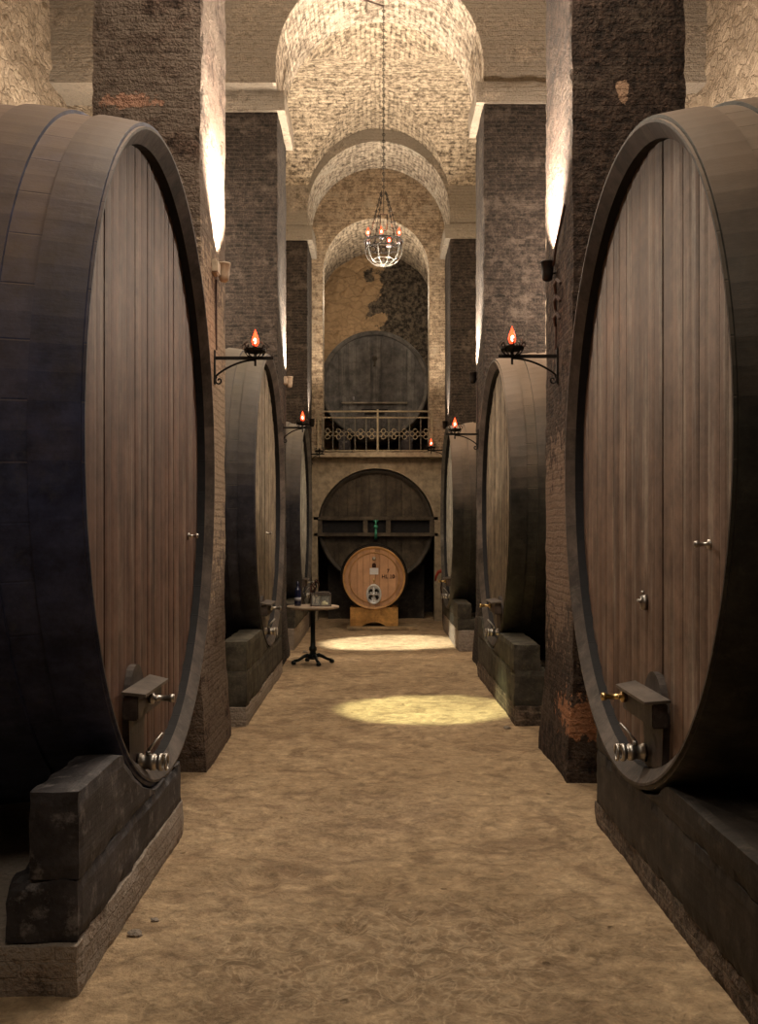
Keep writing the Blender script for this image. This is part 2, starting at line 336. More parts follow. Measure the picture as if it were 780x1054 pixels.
class MB:
    """collects simple shapes into one mesh"""
    def __init__(s): s.v = []; s.f = []; s.m = []
    def add(s, v, f, mi=0):
        o = len(s.v); s.v += [Vector(x) for x in v]; s.f += [[i+o for i in q] for q in f]; s.m += [mi]*len(f); return s
    def box(s, x0, x1, y0, y1, z0, z1, mi=0, bv=0.0):
        bm = bmesh.new(); bmesh.ops.create_cube(bm, size=1)
        for v in bm.verts: v.co = Vector(((x0+x1)/2+v.co.x*(x1-x0), (y0+y1)/2+v.co.y*(y1-y0), (z0+z1)/2+v.co.z*(z1-z0)))
        if bv: bmesh.ops.bevel(bm, geom=bm.edges[:], offset=bv, segments=2, affect='EDGES')
        bm.verts.index_update(); s.add([v.co for v in bm.verts], [[v.index for v in f.verts] for f in bm.faces], mi); bm.free(); return s
    def tube(s, pts, r, n=8, mi=0, cap=True):
        pts = [Vector(p) for p in pts]; rs = r if isinstance(r, (list, tuple)) else [r]*len(pts)
        v = []; f = []; up = None
        for i, p in enumerate(pts):
            t = (pts[min(i+1, len(pts)-1)]-pts[max(i-1, 0)]).normalized()
            if up is None: up = Vector((0, 0, 1)) if abs(t.z) < .9 else Vector((1, 0, 0))
            a = t.cross(up); a = a.normalized() if a.length > 1e-6 else t.orthogonal().normalized(); b_ = a.cross(t); up = b_
            for k in range(n): q = 2*PI*k/n; v.append(p+(a*math.cos(q)+b_*math.sin(q))*rs[i])
        for i in range(len(pts)-1):
            for k in range(n): f.append([i*n+k, i*n+(k+1) % n, (i+1)*n+(k+1) % n, (i+1)*n+k])
        if cap: f.append(list(range(n))[::-1]); f.append([(len(pts)-1)*n+k for k in range(n)])
        return s.add(v, f, mi)
    def lathe(s, prof, c=(0, 0, 0), n=24, axis='z', mi=0):
        """prof: (radius, height); axis y points backwards"""
        v = []; f = []; c = Vector(c)
        for r, h in prof:
            for k in range(n):
                q = 2*PI*k/n; a, b_ = r*math.cos(q), r*math.sin(q)
                v.append(c+(Vector((a, b_, h)) if axis == 'z' else Vector((a, h, b_)) if axis == 'y' else Vector((h, a, b_))))
        for i in range(len(prof)-1):
            for k in range(n): f.append([i*n+k, i*n+(k+1) % n, (i+1)*n+(k+1) % n, (i+1)*n+k])
        f.append(list(range(n))); f.append([(len(prof)-1)*n+k for k in range(n)])
        return s.add(v, f, mi)
    def torus(s, c, R, r, axis='z', n=20, k=6, mi=0):
        pts = []
        for i in range(n+1):
            q = 2*PI*i/n; a, b_ = R*math.cos(q), R*math.sin(q)
            pts.append(Vector(c)+(Vector((a, b_, 0)) if axis == 'z' else Vector((a, 0, b_)) if axis == 'y' else Vector((0, a, b_))))
        v = []; f = []
        for i in range(n):
            t = (pts[(i+1) % n]-pts[i-1]).normalized(); rad = (pts[i]-Vector(c)).normalized(); bb = t.cross(rad)
            for j in range(k): w_ = 2*PI*j/k; v.append(pts[i]+(rad*math.cos(w_)+bb*math.sin(w_))*r)
        for i in range(n):
            for j in range(k): f.append([i*k+j, i*k+(j+1) % k, ((i+1) % n)*k+(j+1) % k, ((i+1) % n)*k+j])
        return s.add(v, f, mi)
    def build(s, name, mat, parent=None, smooth=False, boxuv=False):
        mats = mat if isinstance(mat, list) else [mat]
        o = link(name, s.v, s.f, parent=parent, smooth=smooth, mats=mats, midx=s.m, boxuv=boxuv)
        bm = bmesh.new(); bm.from_mesh(o.data); bmesh.ops.recalc_face_normals(bm, faces=bm.faces[:]); bm.to_mesh(o.data); bm.free()
        return o

def rough_block(name, x0, x1, y0, y1, z0, z1, mat, parent=None, step=.08, amp=.012, chip=.02, fl=None, zfun=None, seed=0.0, faces='xXyYzZ'):
    """box with uneven worn faces and chipped edges. fl(x,y,z) -> Vector moves points; zfun(x,y) -> top height"""
    idx = {}; V = []; F = []
    def cnt(a, b): return max(1, int(round((b-a)/step)))
    nx, ny, nz = cnt(x0, x1), cnt(y0, y1), cnt(z0, z1)
    def vid(i, j, k):
        key = (i, j, k)
        if key in idx: return idx[key]
        p = Vector((x0+(x1-x0)*i/nx, y0+(y1-y0)*j/ny, z0+(z1-z0)*k/nz))
        if zfun:
            zt = zfun(p.x, p.y); p.z = z0+(zt-z0)*k/nz
        e = sum((i in (0, nx), j in (0, ny), k in (0, nz)))
        q = p + Vector((0, 0, seed))
        d = noise.noise_vector(q*2.3)*amp + noise.noise_vector(q*9)*amp*.6
        if e >= 2:
            c = Vector(((x0+x1)/2, (y0+y1)/2, p.z)); g = abs(noise.noise(q*7+Vector((3, 3, 3))))*chip*2+chip*.25
            dx = (c.x-p.x); dy = (c.y-p.y)
            if i in (0, nx): d.x += math.copysign(g, dx)
            if j in (0, ny): d.y += math.copysign(g, dy)
            if k == nz: d.z -= g
        if k == 0: d.z = 0
        p = p+d
        if fl: p = fl(p)
        idx[key] = len(V); V.append(p); return idx[key]
    for i in range(nx):
        for k in range(nz):
            if 'y' in faces: F.append([vid(i, 0, k), vid(i+1, 0, k), vid(i+1, 0, k+1), vid(i, 0, k+1)])
            if 'Y' in faces: F.append([vid(i, ny, k), vid(i, ny, k+1), vid(i+1, ny, k+1), vid(i+1, ny, k)])
    for j in range(ny):
        for k in range(nz):
            if 'x' in faces: F.append([vid(0, j, k), vid(0, j, k+1), vid(0, j+1, k+1), vid(0, j+1, k)])
            if 'X' in faces: F.append([vid(nx, j, k), vid(nx, j+1, k), vid(nx, j+1, k+1), vid(nx, j, k+1)])
    for i in range(nx):
        for j in range(ny):
            if 'Z' in faces: F.append([vid(i, j, nz), vid(i+1, j, nz), vid(i+1, j+1, nz), vid(i, j+1, nz)])
            if 'z' in faces: F.append([vid(i, j, 0), vid(i, j+1, 0), vid(i+1, j+1, 0), vid(i+1, j, 0)])
    return link(name, V, F, mat, parent, smooth=False, boxuv=True)

# ------------------------------------------------------------------ floor
def floor_h(x, y):
    p = Vector((x, y, 0))
    h = noise.noise(p*.8)*.018 + noise.noise(p*2.7+Vector((5, 1, 0)))*.010 + noise.noise(p*9+Vector((1, 7, 0)))*.0035
    # footprints and knocks in the surface
    for fx, fy, a, bb, dd in DENTS:
        u = (x-fx)/a; v_ = (y-fy)/bb; r2 = u*u+v_*v_
        if r2 < 1: h -= 1.7*dd*(1-r2)**.6
    return h-.014
DENTS = [(-.58, 4.9, .13, .20, .02), (-.42, 5.05, .05, .12, .02), (-.05, 4.85, .16, .10, .016), (-.13, 5.55, .12, .12, .014), (-.1, 4.35, .07, .09, .022),
         (.23, 4.25, .04, .05, .02), (.62, 4.4, .14, .3, .018), (.3, 10.0, .05, .13, .02), (.05, 10.5, .05, .1, .02), (.45, 9.6, .1, .1, .015)]
for _ in range(70):
    DENTS.append((random.uniform(-1, 1.1), random.uniform(3, 14), random.uniform(.015, .06), random.uniform(.02, .09), random.uniform(.004, .014)))
xs = [-4.2+.3*i for i in range(9)]+[-1.5+.03*i for i in range(104)]+[1.62+.3*i for i in range(10)]
ys = [-4+.2*i for i in range(34)]+[2.8+.033*i for i in range(364)]+[14.85+.1*i for i in range(72)]
V = [(x, y, floor_h(x, y) if -1.5 < x < 1.6 else -.014+noise.noise(Vector((x, y, 0)))*.01) for y in ys for x in xs]
nx = len(xs); F = [[j*nx+i, j*nx+i+1, (j+1)*nx+i+1, (j+1)*nx+i] for j in range(len(ys)-1) for i in range(nx-1)]
struct(link('floor', V, F, M['floor'], smooth=True), 'trodden tan earth and stone floor of the cellar aisle')

# ------------------------------------------------------------------ nave geometry
XC = .045; R0 = 1.275; ZS = 7.40
BAYS = [(-4.0, 0.1), (2.6, 7.0), (8.2, 12.75), (14.05, 18.4)]     # clear spans between piers
def vault_z(x, yc, l, y, zs2, h2):
    u = (x-XC)/(R0+.05); a = ZS+(1.50*math.sqrt(max(0, 1-u*u)) if abs(u) < 1 else 0)
    t = (y-yc)/l; c = zs2+h2*math.sqrt(max(0, 1-t*t))
    return (a, c)
def vault(y0, y1, zs2, h2):
    yc, l = (y0+y1)/2, (y1-y0)/2
    xs = [-4.1+.2*i for i in range(14)]+[XC-R0-.05+(2*R0+.1)*(1-math.cos(PI*i/56))/2 for i in range(57)]+[1.5+.2*i for i in range(14)]
    ys = [yc-l*math.cos(PI*j/56) for j in range(57)]
    V = []; K = []
    for y in ys:
        for x in xs:
            a, c = vault_z(x, yc, l, y, zs2, h2); z = max(a, c)
            z += noise.noise(Vector((x, y, 3))*3)*.02+noise.noise(Vector((x, y, 3))*11)*.008
            V.append((x, y, z))
    nx = len(xs); F = []; UV = []
    for j in range(len(ys)-1):
        for i in range(nx-1):
            q = [j*nx+i, (j+1)*nx+i, (j+1)*nx+i+1, j*nx+i+1]; F.append(q)
            cx, cy = (xs[i]+xs[i+1])/2, (ys[j]+ys[j+1])/2
            a, c = vault_z(cx, yc, l, cy, zs2, h2)
            if a > c: UV.append([(V[k][1], 1.35*math.asin(max(-1, min(1, (V[k][0]-XC)/(R0+.05))))) for k in q])
            else: UV.append([(V[k][0], 1.9*math.asin(max(-1, min(1, (V[k][1]-yc)/l)))) for k in q])
    return link('ceiling', V, F, M['vault'], uv=UV, smooth=False)
for (a, bb), (z2, h2) in zip(BAYS, ((8.3, .5), (8.3, .5), (8.3, .6), (7.4, 1.50))):
    struct(vault(a-.02, bb+.02, z2, h2), 'brick groin vault over the bay')

def arch_wall(name, y0, y1, xa, xb, z0, z1, xc, zs, R, mf, mi, base=None, rad=None):
    """wall across the nave with a round arched opening; jambs go down to z0"""
    R_ = rad or R; n = 40
    arcx = [xc-R*math.cos(PI*i/n) for i in range(n+1)]
    L_ = [xa+(arcx[0]-xa)*i/6 for i in range(6)]; Rr = [arcx[-1]+(xb-arcx[-1])*i/6 for i in range(1, 7)]
    V = []; F = []; UV = []; MI = []
    def zlow(i): return zs+math.sqrt(max(0, R*R-(arcx[i]-xc)**2))
    def quad(p, uvs, m_): o = len(V); V.extend(p); F.append([o, o+1, o+2, o+3]); UV.append(uvs); MI.append(m_)
    cols = [(x, z0) for x in L_]+[(arcx[0], z0)]
    for side, y in ((0, y0), (1, y1)):
        def panel(xA, zA, xB, zB):
            ps = [(xA, y, zA), (xB, y, zB), (xB, y, z1), (xA, y, z1)]
            if side: ps = ps[::-1]
            quad(ps, [(p[0], p[2]) for p in ps], 0)
        for a_, b_ in zip(L_, L_[1:]+[arcx[0]]): panel(a_, z0, b_, z0)
        for i in range(n): panel(arcx[i], zlow(i), arcx[i+1], zlow(i+1))
        for a_, b_ in zip([arcx[-1]]+Rr[:-1], Rr): panel(a_, z0, b_, z0)
    ny = max(1, int((y1-y0)/.1))
    for j in range(ny):
        ya, yb = y0+(y1-y0)*j/ny, y0+(y1-y0)*(j+1)/ny
        for i in range(n):
            s0, s1 = R*PI*i/n, R*PI*(i+1)/n
            quad([(arcx[i], ya, zlow(i)), (arcx[i+1], ya, zlow(i+1)), (arcx[i+1], yb, zlow(i+1)), (arcx[i], yb, zlow(i))],
                 [(ya, s0), (ya, s1), (yb, s1), (yb, s0)], 1)
        if z0 < zs-.01:
            for x, sg in ((arcx[0], 1), (arcx[-1], -1)):
                ps = [(x, ya, z0), (x, ya, zs), (x, yb, zs), (x, yb, z0)]
                quad(ps, [(p[1], p[2]) for p in ps], 1)
    # underside of the solid parts
    for a_, b_ in ((xa, arcx[0]), (arcx[-1], xb)):
        quad([(a_, y0, z0), (a_, y1, z0), (b_, y1, z0), (b_, y0, z0)], [(a_, y0), (a_, y1), (b_, y1), (b_, y0)], 0)
    o = link(name, V, F, uv=UV, mats=[mf, mi], midx=MI)
    return struct(o)
PIERS_L = [(1.4, 2.6), (7.2, 8.4), (12.8, 14.05), (18.4, 19.65)]
PIERS_R = [(1.1, 2.3), (6.9, 8.0), (12.56, 13.6), (18.3, 19.65)]
for k, ((a, bb), (c, d)) in enumerate(zip(PIERS_L, PIERS_R)):
    o = arch_wall('wall_arch', min(a, c), max(bb, d), -4.1, 4.2, 7.19, 9.8, XC, ZS, R0, M['spandrel'], M['arch'])
    o['label'] = ['arched wall over the first piers', 'arched wall over the second piers', 'arched wall over the third piers, in front of the chandelier chain', 'arched wall over the last piers'][k]

def flare(cx, cy, hx, hy, amt=.05, top=.7):
    def f(p):
        if p.z < top:
            g = amt*(1-p.z/top)
            p = Vector((p.x+math.copysign(g, p.x-cx), p.y+math.copysign(g, p.y-cy), p.z))
        return p
    return f
for k, (side, P) in enumerate((('left', PIERS_L), ('right', PIERS_R))):
    for i, (a, bb) in enumerate(P):
        x0, x1 = (-2.0, -1.23) if side == 'left' else (1.32, 2.09)
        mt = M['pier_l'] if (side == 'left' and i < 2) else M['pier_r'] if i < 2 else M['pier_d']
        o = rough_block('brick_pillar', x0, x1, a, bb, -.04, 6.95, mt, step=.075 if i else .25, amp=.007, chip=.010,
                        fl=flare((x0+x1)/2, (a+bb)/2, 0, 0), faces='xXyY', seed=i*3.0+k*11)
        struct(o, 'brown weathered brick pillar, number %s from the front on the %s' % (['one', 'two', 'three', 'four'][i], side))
        o2 = rough_block('trim_impost', x0-(.10 if side == 'right' else .05), x1+(.10 if side == 'left' else .05), a-.05, bb+.05, 6.93, 7.20, M['spandrel'], step=.1, amp=.01, chip=.012, seed=i+k)
        struct(o2, 'pale ledge at the head of a brick pillar')
# side aisle walls, cross walls, ends
struct(rough_block('wall_left', -4.35, -4.0, -4, 21, -.05, 9.2, M['rubble'], step=.12, amp=.05, chip=.0, faces='X'), 'rubble stone wall of the left side aisle')
struct(rough_block('wall_right', 4.05, 4.4, -4, 21, -.05, 9.2, M['rubble'], step=.12, amp=.05, chip=.0, faces='x', seed=5), 'rubble stone wall of the right side aisle')
struct(rough_block('wall_cross_left', -4.1, -1.99, 13.25, 13.7, -.05, 9.0, M['rubble'], step=.14, amp=.04, chip=.0, faces='yYxX', seed=2))
struct(rough_block('wall_cross_right', 2.08, 4.1, 12.9, 13.3, -.05, 9.0, M['rubble'], step=.14, amp=.04, chip=.0, faces='yYxX', seed=4))
struct(rough_block('wall_cross_far_left', -4.1, -1.99, 19.2, 19.6, -.05, 9.0, M['back'], step=.4, amp=.02, chip=.0, faces='yYxX', seed=2))
struct(rough_block('wall_cross_far_right', 2.08, 4.1, 19.2, 19.6, -.05, 9.0, M['back'], step=.4, amp=.02, chip=.0, faces='yYxX', seed=4))
struct(rough_block('wall_behind_camera', -4.1, 4.1, -4.3, -4.0, -.05, 9.6, M['rubble'], step=.5, amp=.03, chip=.0, faces='Y', seed=9))
# end wall: upper part with the niche arch, lower part with the round recess
struct(arch_wall('wall_back', 19.66, 20.15, -1.5, 1.6, 3.2, 9.3, 0.0, 6.70, 1.02, M['back'], M['vault']), 'pale brick end wall with the tall arched niche')
struct(arch_wall('wall_back_lower', 19.66, 20.0, -1.5, 1.6, -.05, 3.16, 0.0, 1.79, 1.125, M['plasterwall'], M['plasterwall']), 'plastered end wall below the balcony with a round headed recess')
struct(rough_block('wall_niche_back', -1.5, 1.6, 22.35, 22.7, 3.1, 8.0, M['rock'], step=.09, amp=.07, chip=0, faces='y', seed=3), 'rock face at the back of the niche, tan on one side and black on the other')
struct(rough_block('wall_niche_side', -1.6, -1.25, 20.1, 22.4, 3.1, 8.0, M['rock'], step=.12, amp=.05, chip=0, faces='X', seed=3))
struct(rough_block('wall_niche_side', 1.25, 1.6, 20.1, 22.4, 3.1, 8.0, M['rock'], step=.12, amp=.05, chip=0, faces='x', seed=3))
n = 30; V = []; F = []; UV = []
for j in range(13):
    y = 20.1+.2*j
    for i in range(n+1):
        q = PI*i/n; V.append((-1.22*math.cos(q), y, 6.60+1.18*math.sin(q)+noise.noise(Vector((i*.3, y*2, 1)))*.03))
for j in range(12):
    for i in range(n):
        F.append([j*(n+1)+i, j*(n+1)+i+1, (j+1)*(n+1)+i+1, (j+1)*(n+1)+i]); UV.append([(.175*j, .11*i), (.175*j, .11*i+.11), (.175*j+.175, .11*i+.11), (.175*j+.175, .11*i)])
struct(link('ceiling_niche', V, F, M['vault'], uv=UV), 'brick vault of the niche')
struct(rough_block('wall_recess_back', -1.5, 1.6, 22.3, 22.5, -.05, 3.2, M['plinth_dark'], step=.3, amp=.02, chip=0, faces='y'))
struct(rough_block('wall_recess_side', -1.5, -1.2, 19.95, 22.4, -.05, 3.2, M['plinth_dark'], step=.3, amp=.02, chip=0, faces='X'))
struct(rough_block('wall_recess_side', 1.2, 1.5, 19.95, 22.4, -.05, 3.2, M['plinth_dark'], step=.3, amp=.02, chip=0, faces='x'))
struct(rough_block('floor_balcony', -1.22, 1.30, 19.45, 22.4, 3.12, 3.22, M['plasterwall'], step=.12, amp=.008, chip=.01), 'stone slab floor of the balcony')
# ------------------------------------------------------------------ casks
def cask(name, label, loc, rz, C, R, length, bulge, m_body, m_hoop, m_rim, m_head, recess=.10, chime=.078, hoops=(), nst=46, boards=22, seed=0, group=None):
    """origin on the head plane, below the centre; the head looks along local -Y; C = height of the axis above the origin"""
    root = thing(name, label, 'cask', loc, rz, group); rnd = random.Random(seed)
    K = 4; n = nst*K; prof = 15
    V = []; F = []; T = []; MI = []
    rad = lambda t: R+bulge*(1-(2*t-1)**2)
    for i in range(prof):
        t = i/(prof-1)
        for s in range(nst):
            for q in range(K):
                a = 2*PI*(s+(0, .025, .5, .975)[q])/nst
                r = rad(t)-(.0012 if q == 0 else 0)
                V.append((r*math.sin(a), length*t, C+r*math.cos(a)))
    tint = [rnd.random() for _ in range(nst)]
    for i in range(prof-1):
        for k in range(n):
            F.append([i*n+k, i*n+(k+1) % n, (i+1)*n+(k+1) % n, (i+1)*n+k]); T.append(tint[k//K]); MI.append(0)
    # chime (end grain ring), inner face down to the head
    o1 = len(V)
    for k in range(n):
        x, y, z = V[k]; f = 1-chime*.16/math.hypot(x, z-C); V.append((x*f, 0, C+(z-C)*f))
    ob = len(V)
    for k in range(n):
        x, y, z = V[k]; f = 1-chime/math.hypot(x, z-C); V.append((x*f, recess*.52, C+(z-C)*f))
    o2 = len(V)
    for k in range(n):
        x, y, z = V[ob+k]; V.append((x*1.0, recess+.02, z))
    for k in range(n):
        F.append([k, (k+1) % n, o1+(k+1) % n, o1+k][::-1]); T.append(tint[k//K]); MI.append(1)
        F.append([o1+k, o1+(k+1) % n, ob+(k+1) % n, ob+k][::-1]); T.append(tint[k//K]); MI.append(1)
        F.append([ob+k, ob+(k+1) % n, o2+(k+1) % n, o2+k][::-1]); T.append(0); MI.append(2)
    F.append([(prof-1)*n+k for k in range(n)]); T.append(0); MI.append(0)
    body = link('staves', V, F, parent=root, mats=[m_body, m_rim, M['rim_in']], midx=MI, tint=T)
    # head boards
    Ri = R-chime+.004; V = []; F = []; T = []; x = -Ri; ws = [rnd.uniform(.6, 1.4) for _ in range(boards)]; sc = 2*Ri/sum(ws)
    for w_ in ws:
        xa, xb = x+.0025, x+w_*sc-.0025; x += w_*sc; yf = recess+rnd.uniform(-.004, .003); tt = rnd.random()
        m_ = 4; o = len(V)
        for i in range(m_+1):
            xx = xa+(xb-xa)*i/m_; h = math.sqrt(max(0, Ri*Ri-xx*xx))
            edge = .004 if i in (0, m_) else 0
            V += [(xx, yf+edge, C-h), (xx, yf+edge, C+h)]
        for i in range(m_): F.append([o+2*i, o+2*i+2, o+2*i+3, o+2*i+1]); T.append(tt)
        for xx, i in ((xa, 0), (xb, m_)):
            o3 = len(V); p, q = V[o+2*i], V[o+2*i+1]; V += [p, q, (q[0], recess+.035, q[2]), (p[0], recess+.035, p[2])]
            F.append([o3, o3+1, o3+2, o3+3]); T.append(0)
    link('head', V, F, m_head, root, tint=T)
    # hoops
    for (a, bb) in hoops:
        ta, tb = a/length, bb/length; V = []; F = []; nn = 96
        pr = [(a, rad(ta)-.004), (a, rad(ta)+.016)]+[(a+(bb-a)*i/3, rad((a+(bb-a)*i/3)/length)+.017) for i in range(1, 3)]+[(bb, rad(tb)+.016), (bb, rad(tb)-.004)]
        for y, r in pr:
            for k in range(nn): q = 2*PI*k/nn; V.append((r*math.sin(q), y, C+r*math.cos(q)))
        for i in range(len(pr)-1):
            for k in range(nn): F.append([i*nn+k, i*nn+(k+1) % nn, (i+1)*nn+(k+1) % nn, (i+1)*nn+k])
        link('hoop', V, F, m_hoop, root)
    return root

def hatch(root, x, z0, z1, recess, w=.36, sgn=1, bw=.6, beam_z=None, lid=True, bdir=1, boff=-.07, toff=0.0):
    """manhole door with crossbar, bolt and tap. sgn: side of the tap lever"""
    y0 = recess
    mb = MB(); n = 14; hw = w/2; V = []; pts = [(-hw*.8, z0), (hw*.8, z0)]
    zc = z1-hw*1.2
    for i in range(n+1): q = PI*i/n; pts.append((hw*math.cos(q), zc+hw*1.2*math.sin(q)))
    m_ = len(pts)
    V = [(x+p[0], y0-.03, p[1]) for p in pts]+[(x+p[0], y0+.02, p[1]) for p in pts]
    F = [list(range(m_)), list(range(m_, 2*m_))]+[[i, (i+1) % m_, m_+(i+1) % m_, m_+i] for i in range(m_)]
    mb.add(V, F); d = mb.build('hatch_door', M['door_wood'], root)
    bz = beam_z
    mb = MB(); mb.box(x-bw*.5, x+bw*.42, y0-.10, y0-.03, bz-.125, bz-.012, bv=.006)
    bar = mb.build('crossbar', M['door_wood'], root)
    mb = MB(); mb.add([(x-bw*.55, y0-.03, bz), (x-bw*.5, y0-.135, bz-.018), (x+bw*.42, y0-.135, bz-.018), (x+bw*.5, y0-.03, bz),
                       (x-bw*.55, y0-.03, bz+.012), (x-bw*.5, y0-.135, bz-.004), (x+bw*.42, y0-.135, bz-.004), (x+bw*.5, y0-.03, bz+.012)],
                      [[0, 1, 2, 3], [4, 5, 6, 7], [0, 1, 5, 4], [1, 2, 6, 5], [2, 3, 7, 6], [3, 0, 4, 7]])
    mb.build('bar_cap', M['lid_wood'], bar)
    bx = x+boff; mb = MB(); zz = bz-.055
    mb.lathe([(.028, y0-.105), (.028, y0-.125), (.014, y0-.126), (.014, y0-.20), (.02, y0-.201), (.02, y0-.222), (.01, y0-.225)], (bx, 0, zz), 12, 'y')
    mb.box(bx-.035, bx+.035, y0-.150, y0-.138, zz-.010, zz+.010, bv=.003)
    mb.build('bolt', M['steel'] if sgn > 0 else M['brass'], root, True)
    # tap
    x = x+toff; mb = MB(); tz = z0+.06
    mb.lathe([(.044, y0-.03), (.044, y0-.045), (.036, y0-.05), (.034, y0-.085), (.040, y0-.09), (.040, y0-.115), (.034, y0-.118), (.034, y0-.128), (.043, y0-.132), (.043, y0-.15), (.03, y0-.151), (.028, y0-.13)], (x+.02, 0, tz), 20, 'y')
    mb.torus((x+.02, y0-.170, tz), .037, .006, 'y', 20, 6)
    mb.tube([(x+.02, y0-.145, tz+.036), (x+.02, y0-.172, tz+.037)], .005, 6)
    tap = mb.build('tap', M['steel'], root, True)
    mb = MB(); mb.tube([(x+.02, y0-.08, tz+.03), (x+.02, y0-.08, tz+.055)], .012, 10)
    mb.tube([(x+.02, y0-.08, tz+.055), (x+.02+.03*bdir, y0-.105, tz+.09), (x+.02+.06*bdir, y0-.14, tz+.13)], [.008, .007, .008], 8)
    mb.build('lever', M['steel'], tap, True)
def pin(root, x, z, recess, name='sampling_peg'):
    mb = MB(); mb.lathe([(.02, recess+.0), (.02, recess-.012), (.009, recess-.014), (.009, recess-.05), (.014, recess-.052), (.014, recess-.065), (.006, recess-.068)], (x, 0, z), 12, 'y')
    mb.build(name, M['steel'], root, True)
def cock(root, x, z, recess):
    mb = MB(); mb.box(x-.02, x+.02, recess-.03, recess+.005, z-.045, z+.03, bv=.006)
    mb.tube([(x, recess-.02, z+.03), (x, recess-.02, z+.05)], .008, 8); mb.tube([(x-.03, recess-.035, z), (x+.01, recess-.035, z)], .009, 8)
    mb.build('sampling_cock', M['steel'], root, True)

H1 = ((.012, .20), (.33, .53), (1.0, 1.2), (1.55, 1.75), (2.1, 2.3), (2.4, 2.58))
H2 = ((.012, .16), (.26, .42), (.9, 1.05), (1.4, 1.55), (2.0, 2.2), (2.3, 2.45))
# front pair
Lz, Rz = PI/2, -PI/2
c = cask('wine_cask', 'largest navy-black wine cask, nearest one on the left with steel tap', (-1.09, 5.375, .37), Lz, 2.035-.37, 1.645, 2.6, .13, M['body_navy'], M['hoop_navy'], M['rim'], M['head_red'], hoops=H1, seed=1)
c.scale = (.938, 1, 1); hatch(c, -.43, .48-.37, 1.02-.37, .10, beam_z=.92-.37, sgn=1); pin(c, 1.17, 1.64-.37, .10)
c = cask('wine_cask', 'largest brown and black wine cask, nearest one on the right with brass bolt', (1.24, 5.14, .43), Rz, 2.022-.43, 1.588, 2.6, .13, M['body_black'], M['hoop_black'], M['rim'], M['head_brown'], hoops=H1, seed=2)
hatch(c, .29, .53-.43, 1.0-.43, .10, beam_z=.90-.43, sgn=-1, bdir=-1, boff=-.23, toff=-.15); pin(c, 1.04, 1.61-.43, .10); cock(c, .07, 1.32-.43, .10)
# second pair
c = cask('wine_cask', 'dark wine cask, second in the left row, behind the navy one', (-1.12, 11.05, .42), Lz, 2.0-.42, 1.55, 2.5, .13, M['body_slate'], M['hoop_slate'], M['rim'], M['head_olive'], hoops=H2, seed=3)
hatch(c, -.2, .56-.42, 1.0-.42, .10, beam_z=.93-.42, sgn=1); pin(c, .3, 1.66-.42, .10)
c = cask('wine_cask', 'dark wine cask, second in the right row, with pale vertical streaks', (1.22, 10.88, .42), Rz, 1.97-.42, 1.50, 2.5, .13, M['body_black'], M['hoop_black'], M['rim'], M['head_olive'], hoops=H2, seed=4)
hatch(c, .1, .56-.42, 1.0-.42, .10, beam_z=.95-.42, sgn=-1, bdir=-1)
# third pair
c = cask('wine_cask', 'pale-headed narrow-looking wine cask behind the round table, last on the left', (-1.13, 16.72, .42), Lz, 1.95-.42, 1.46, 2.4, .12, M['body_slate'], M['hoop_slate'], M['rim_slate'], M['head_grey'], hoops=H2[:4], seed=5)
hatch(c, -.1, .6-.42, 1.0-.42, .10, beam_z=.93-.42, sgn=1)
c = cask('wine_cask', 'grey-headed wine cask last on the right, beside the balcony end', (1.13, 16.55, .42), Rz, 1.92-.42, 1.45, 2.4, .12, M['body_black'], M['hoop_black'], M['rim_slate'], M['head_grey'], hoops=H2[:4], seed=6)
hatch(c, .1, .6-.42, 1.0-.42, .10, beam_z=.95-.42, sgn=-1, bdir=-1)
# end wall pair
c = cask('wine_cask', 'slate-grey wine cask up on the balcony behind the railing', (-.03, 20.45, 3.5), 0, 4.64-3.5, 1.06, 1.5, .08, M['head_slate'], M['rim_slate'], M['rim_slate'], M['head_slate'], recess=.07, chime=.06, hoops=((.01, .12), (.2, .3)), nst=36, boards=9, seed=8)
mb = MB(); mb.box(-.66, .66, .02, .07, .76, .80, bv=.008); mb.build('crossbar', M['bar_pale'], c)
mb = MB(); mb.box(-.26, .26, .045, .09, .61, .66, bv=.006); mb.box(-.2, .2, .035, .08, .56, .61, bv=.004); mb.build('hatch_door', M['rim_in'], c)
mb = MB(); mb.box(-.055, .055, .05, .08, 1.62, 1.72, bv=.02); mb.tube([(0, .06, 1.60), (0, .03, 1.52)], .02, 8); mb.build('bung', M['beam_g'], c)
mb = MB(); mb.tube([(-.42, .03, .84), (-.42, .03, .90)], .02, 8); mb.build('peg', M['foil'], c)
c = cask('wine_cask', 'dark brown wine cask in the round-headed recess below the balcony', (-.005, 19.72, .62), 0, 1.79-.62, 1.09, 1.6, .02, M['head_dark'], M['rim_dark'], M['rim_dark'], M['head_dark'], recess=.07, chime=.06, hoops=((.01, .10), (.25, .4)), nst=36, boards=13, seed=9)
mb = MB()
mb.box(-1.2, 1.2, -.06, .02, 1.30, 1.37, bv=.006); mb.box(-1.2, 1.2, -.06, .02, .99, 1.06, bv=.006)
for x in (-1.08, -.20, .24, 1.08): mb.box(x-.045, x+.045, -.05, .02, 1.06, 1.30, bv=.004)
xb_ = mb.build('crossbar', M['bar_brown'], c); mb = MB(); mb.box(-1.04, 1.04, .028, .045, 1.06, 1.30); mb.build('panel', M['rim_in'], xb_)
mb = MB(); mb.lathe([(.03, .0), (.03, -.10), (.045, -.11), (.045, -.15), (.02, -.16)], (0, 0, 1.17), 14, 'y'); mb.tube([(0, -.13, 1.17), (0, -.13, 1.30)], .018, 8); mb.box(-.05, .05, -.14, -.12, 1.27, 1.30, bv=.004)
mb.tube([(0, -.13, 1.13), (0, -.13, .93)], [.022, .03], 8)
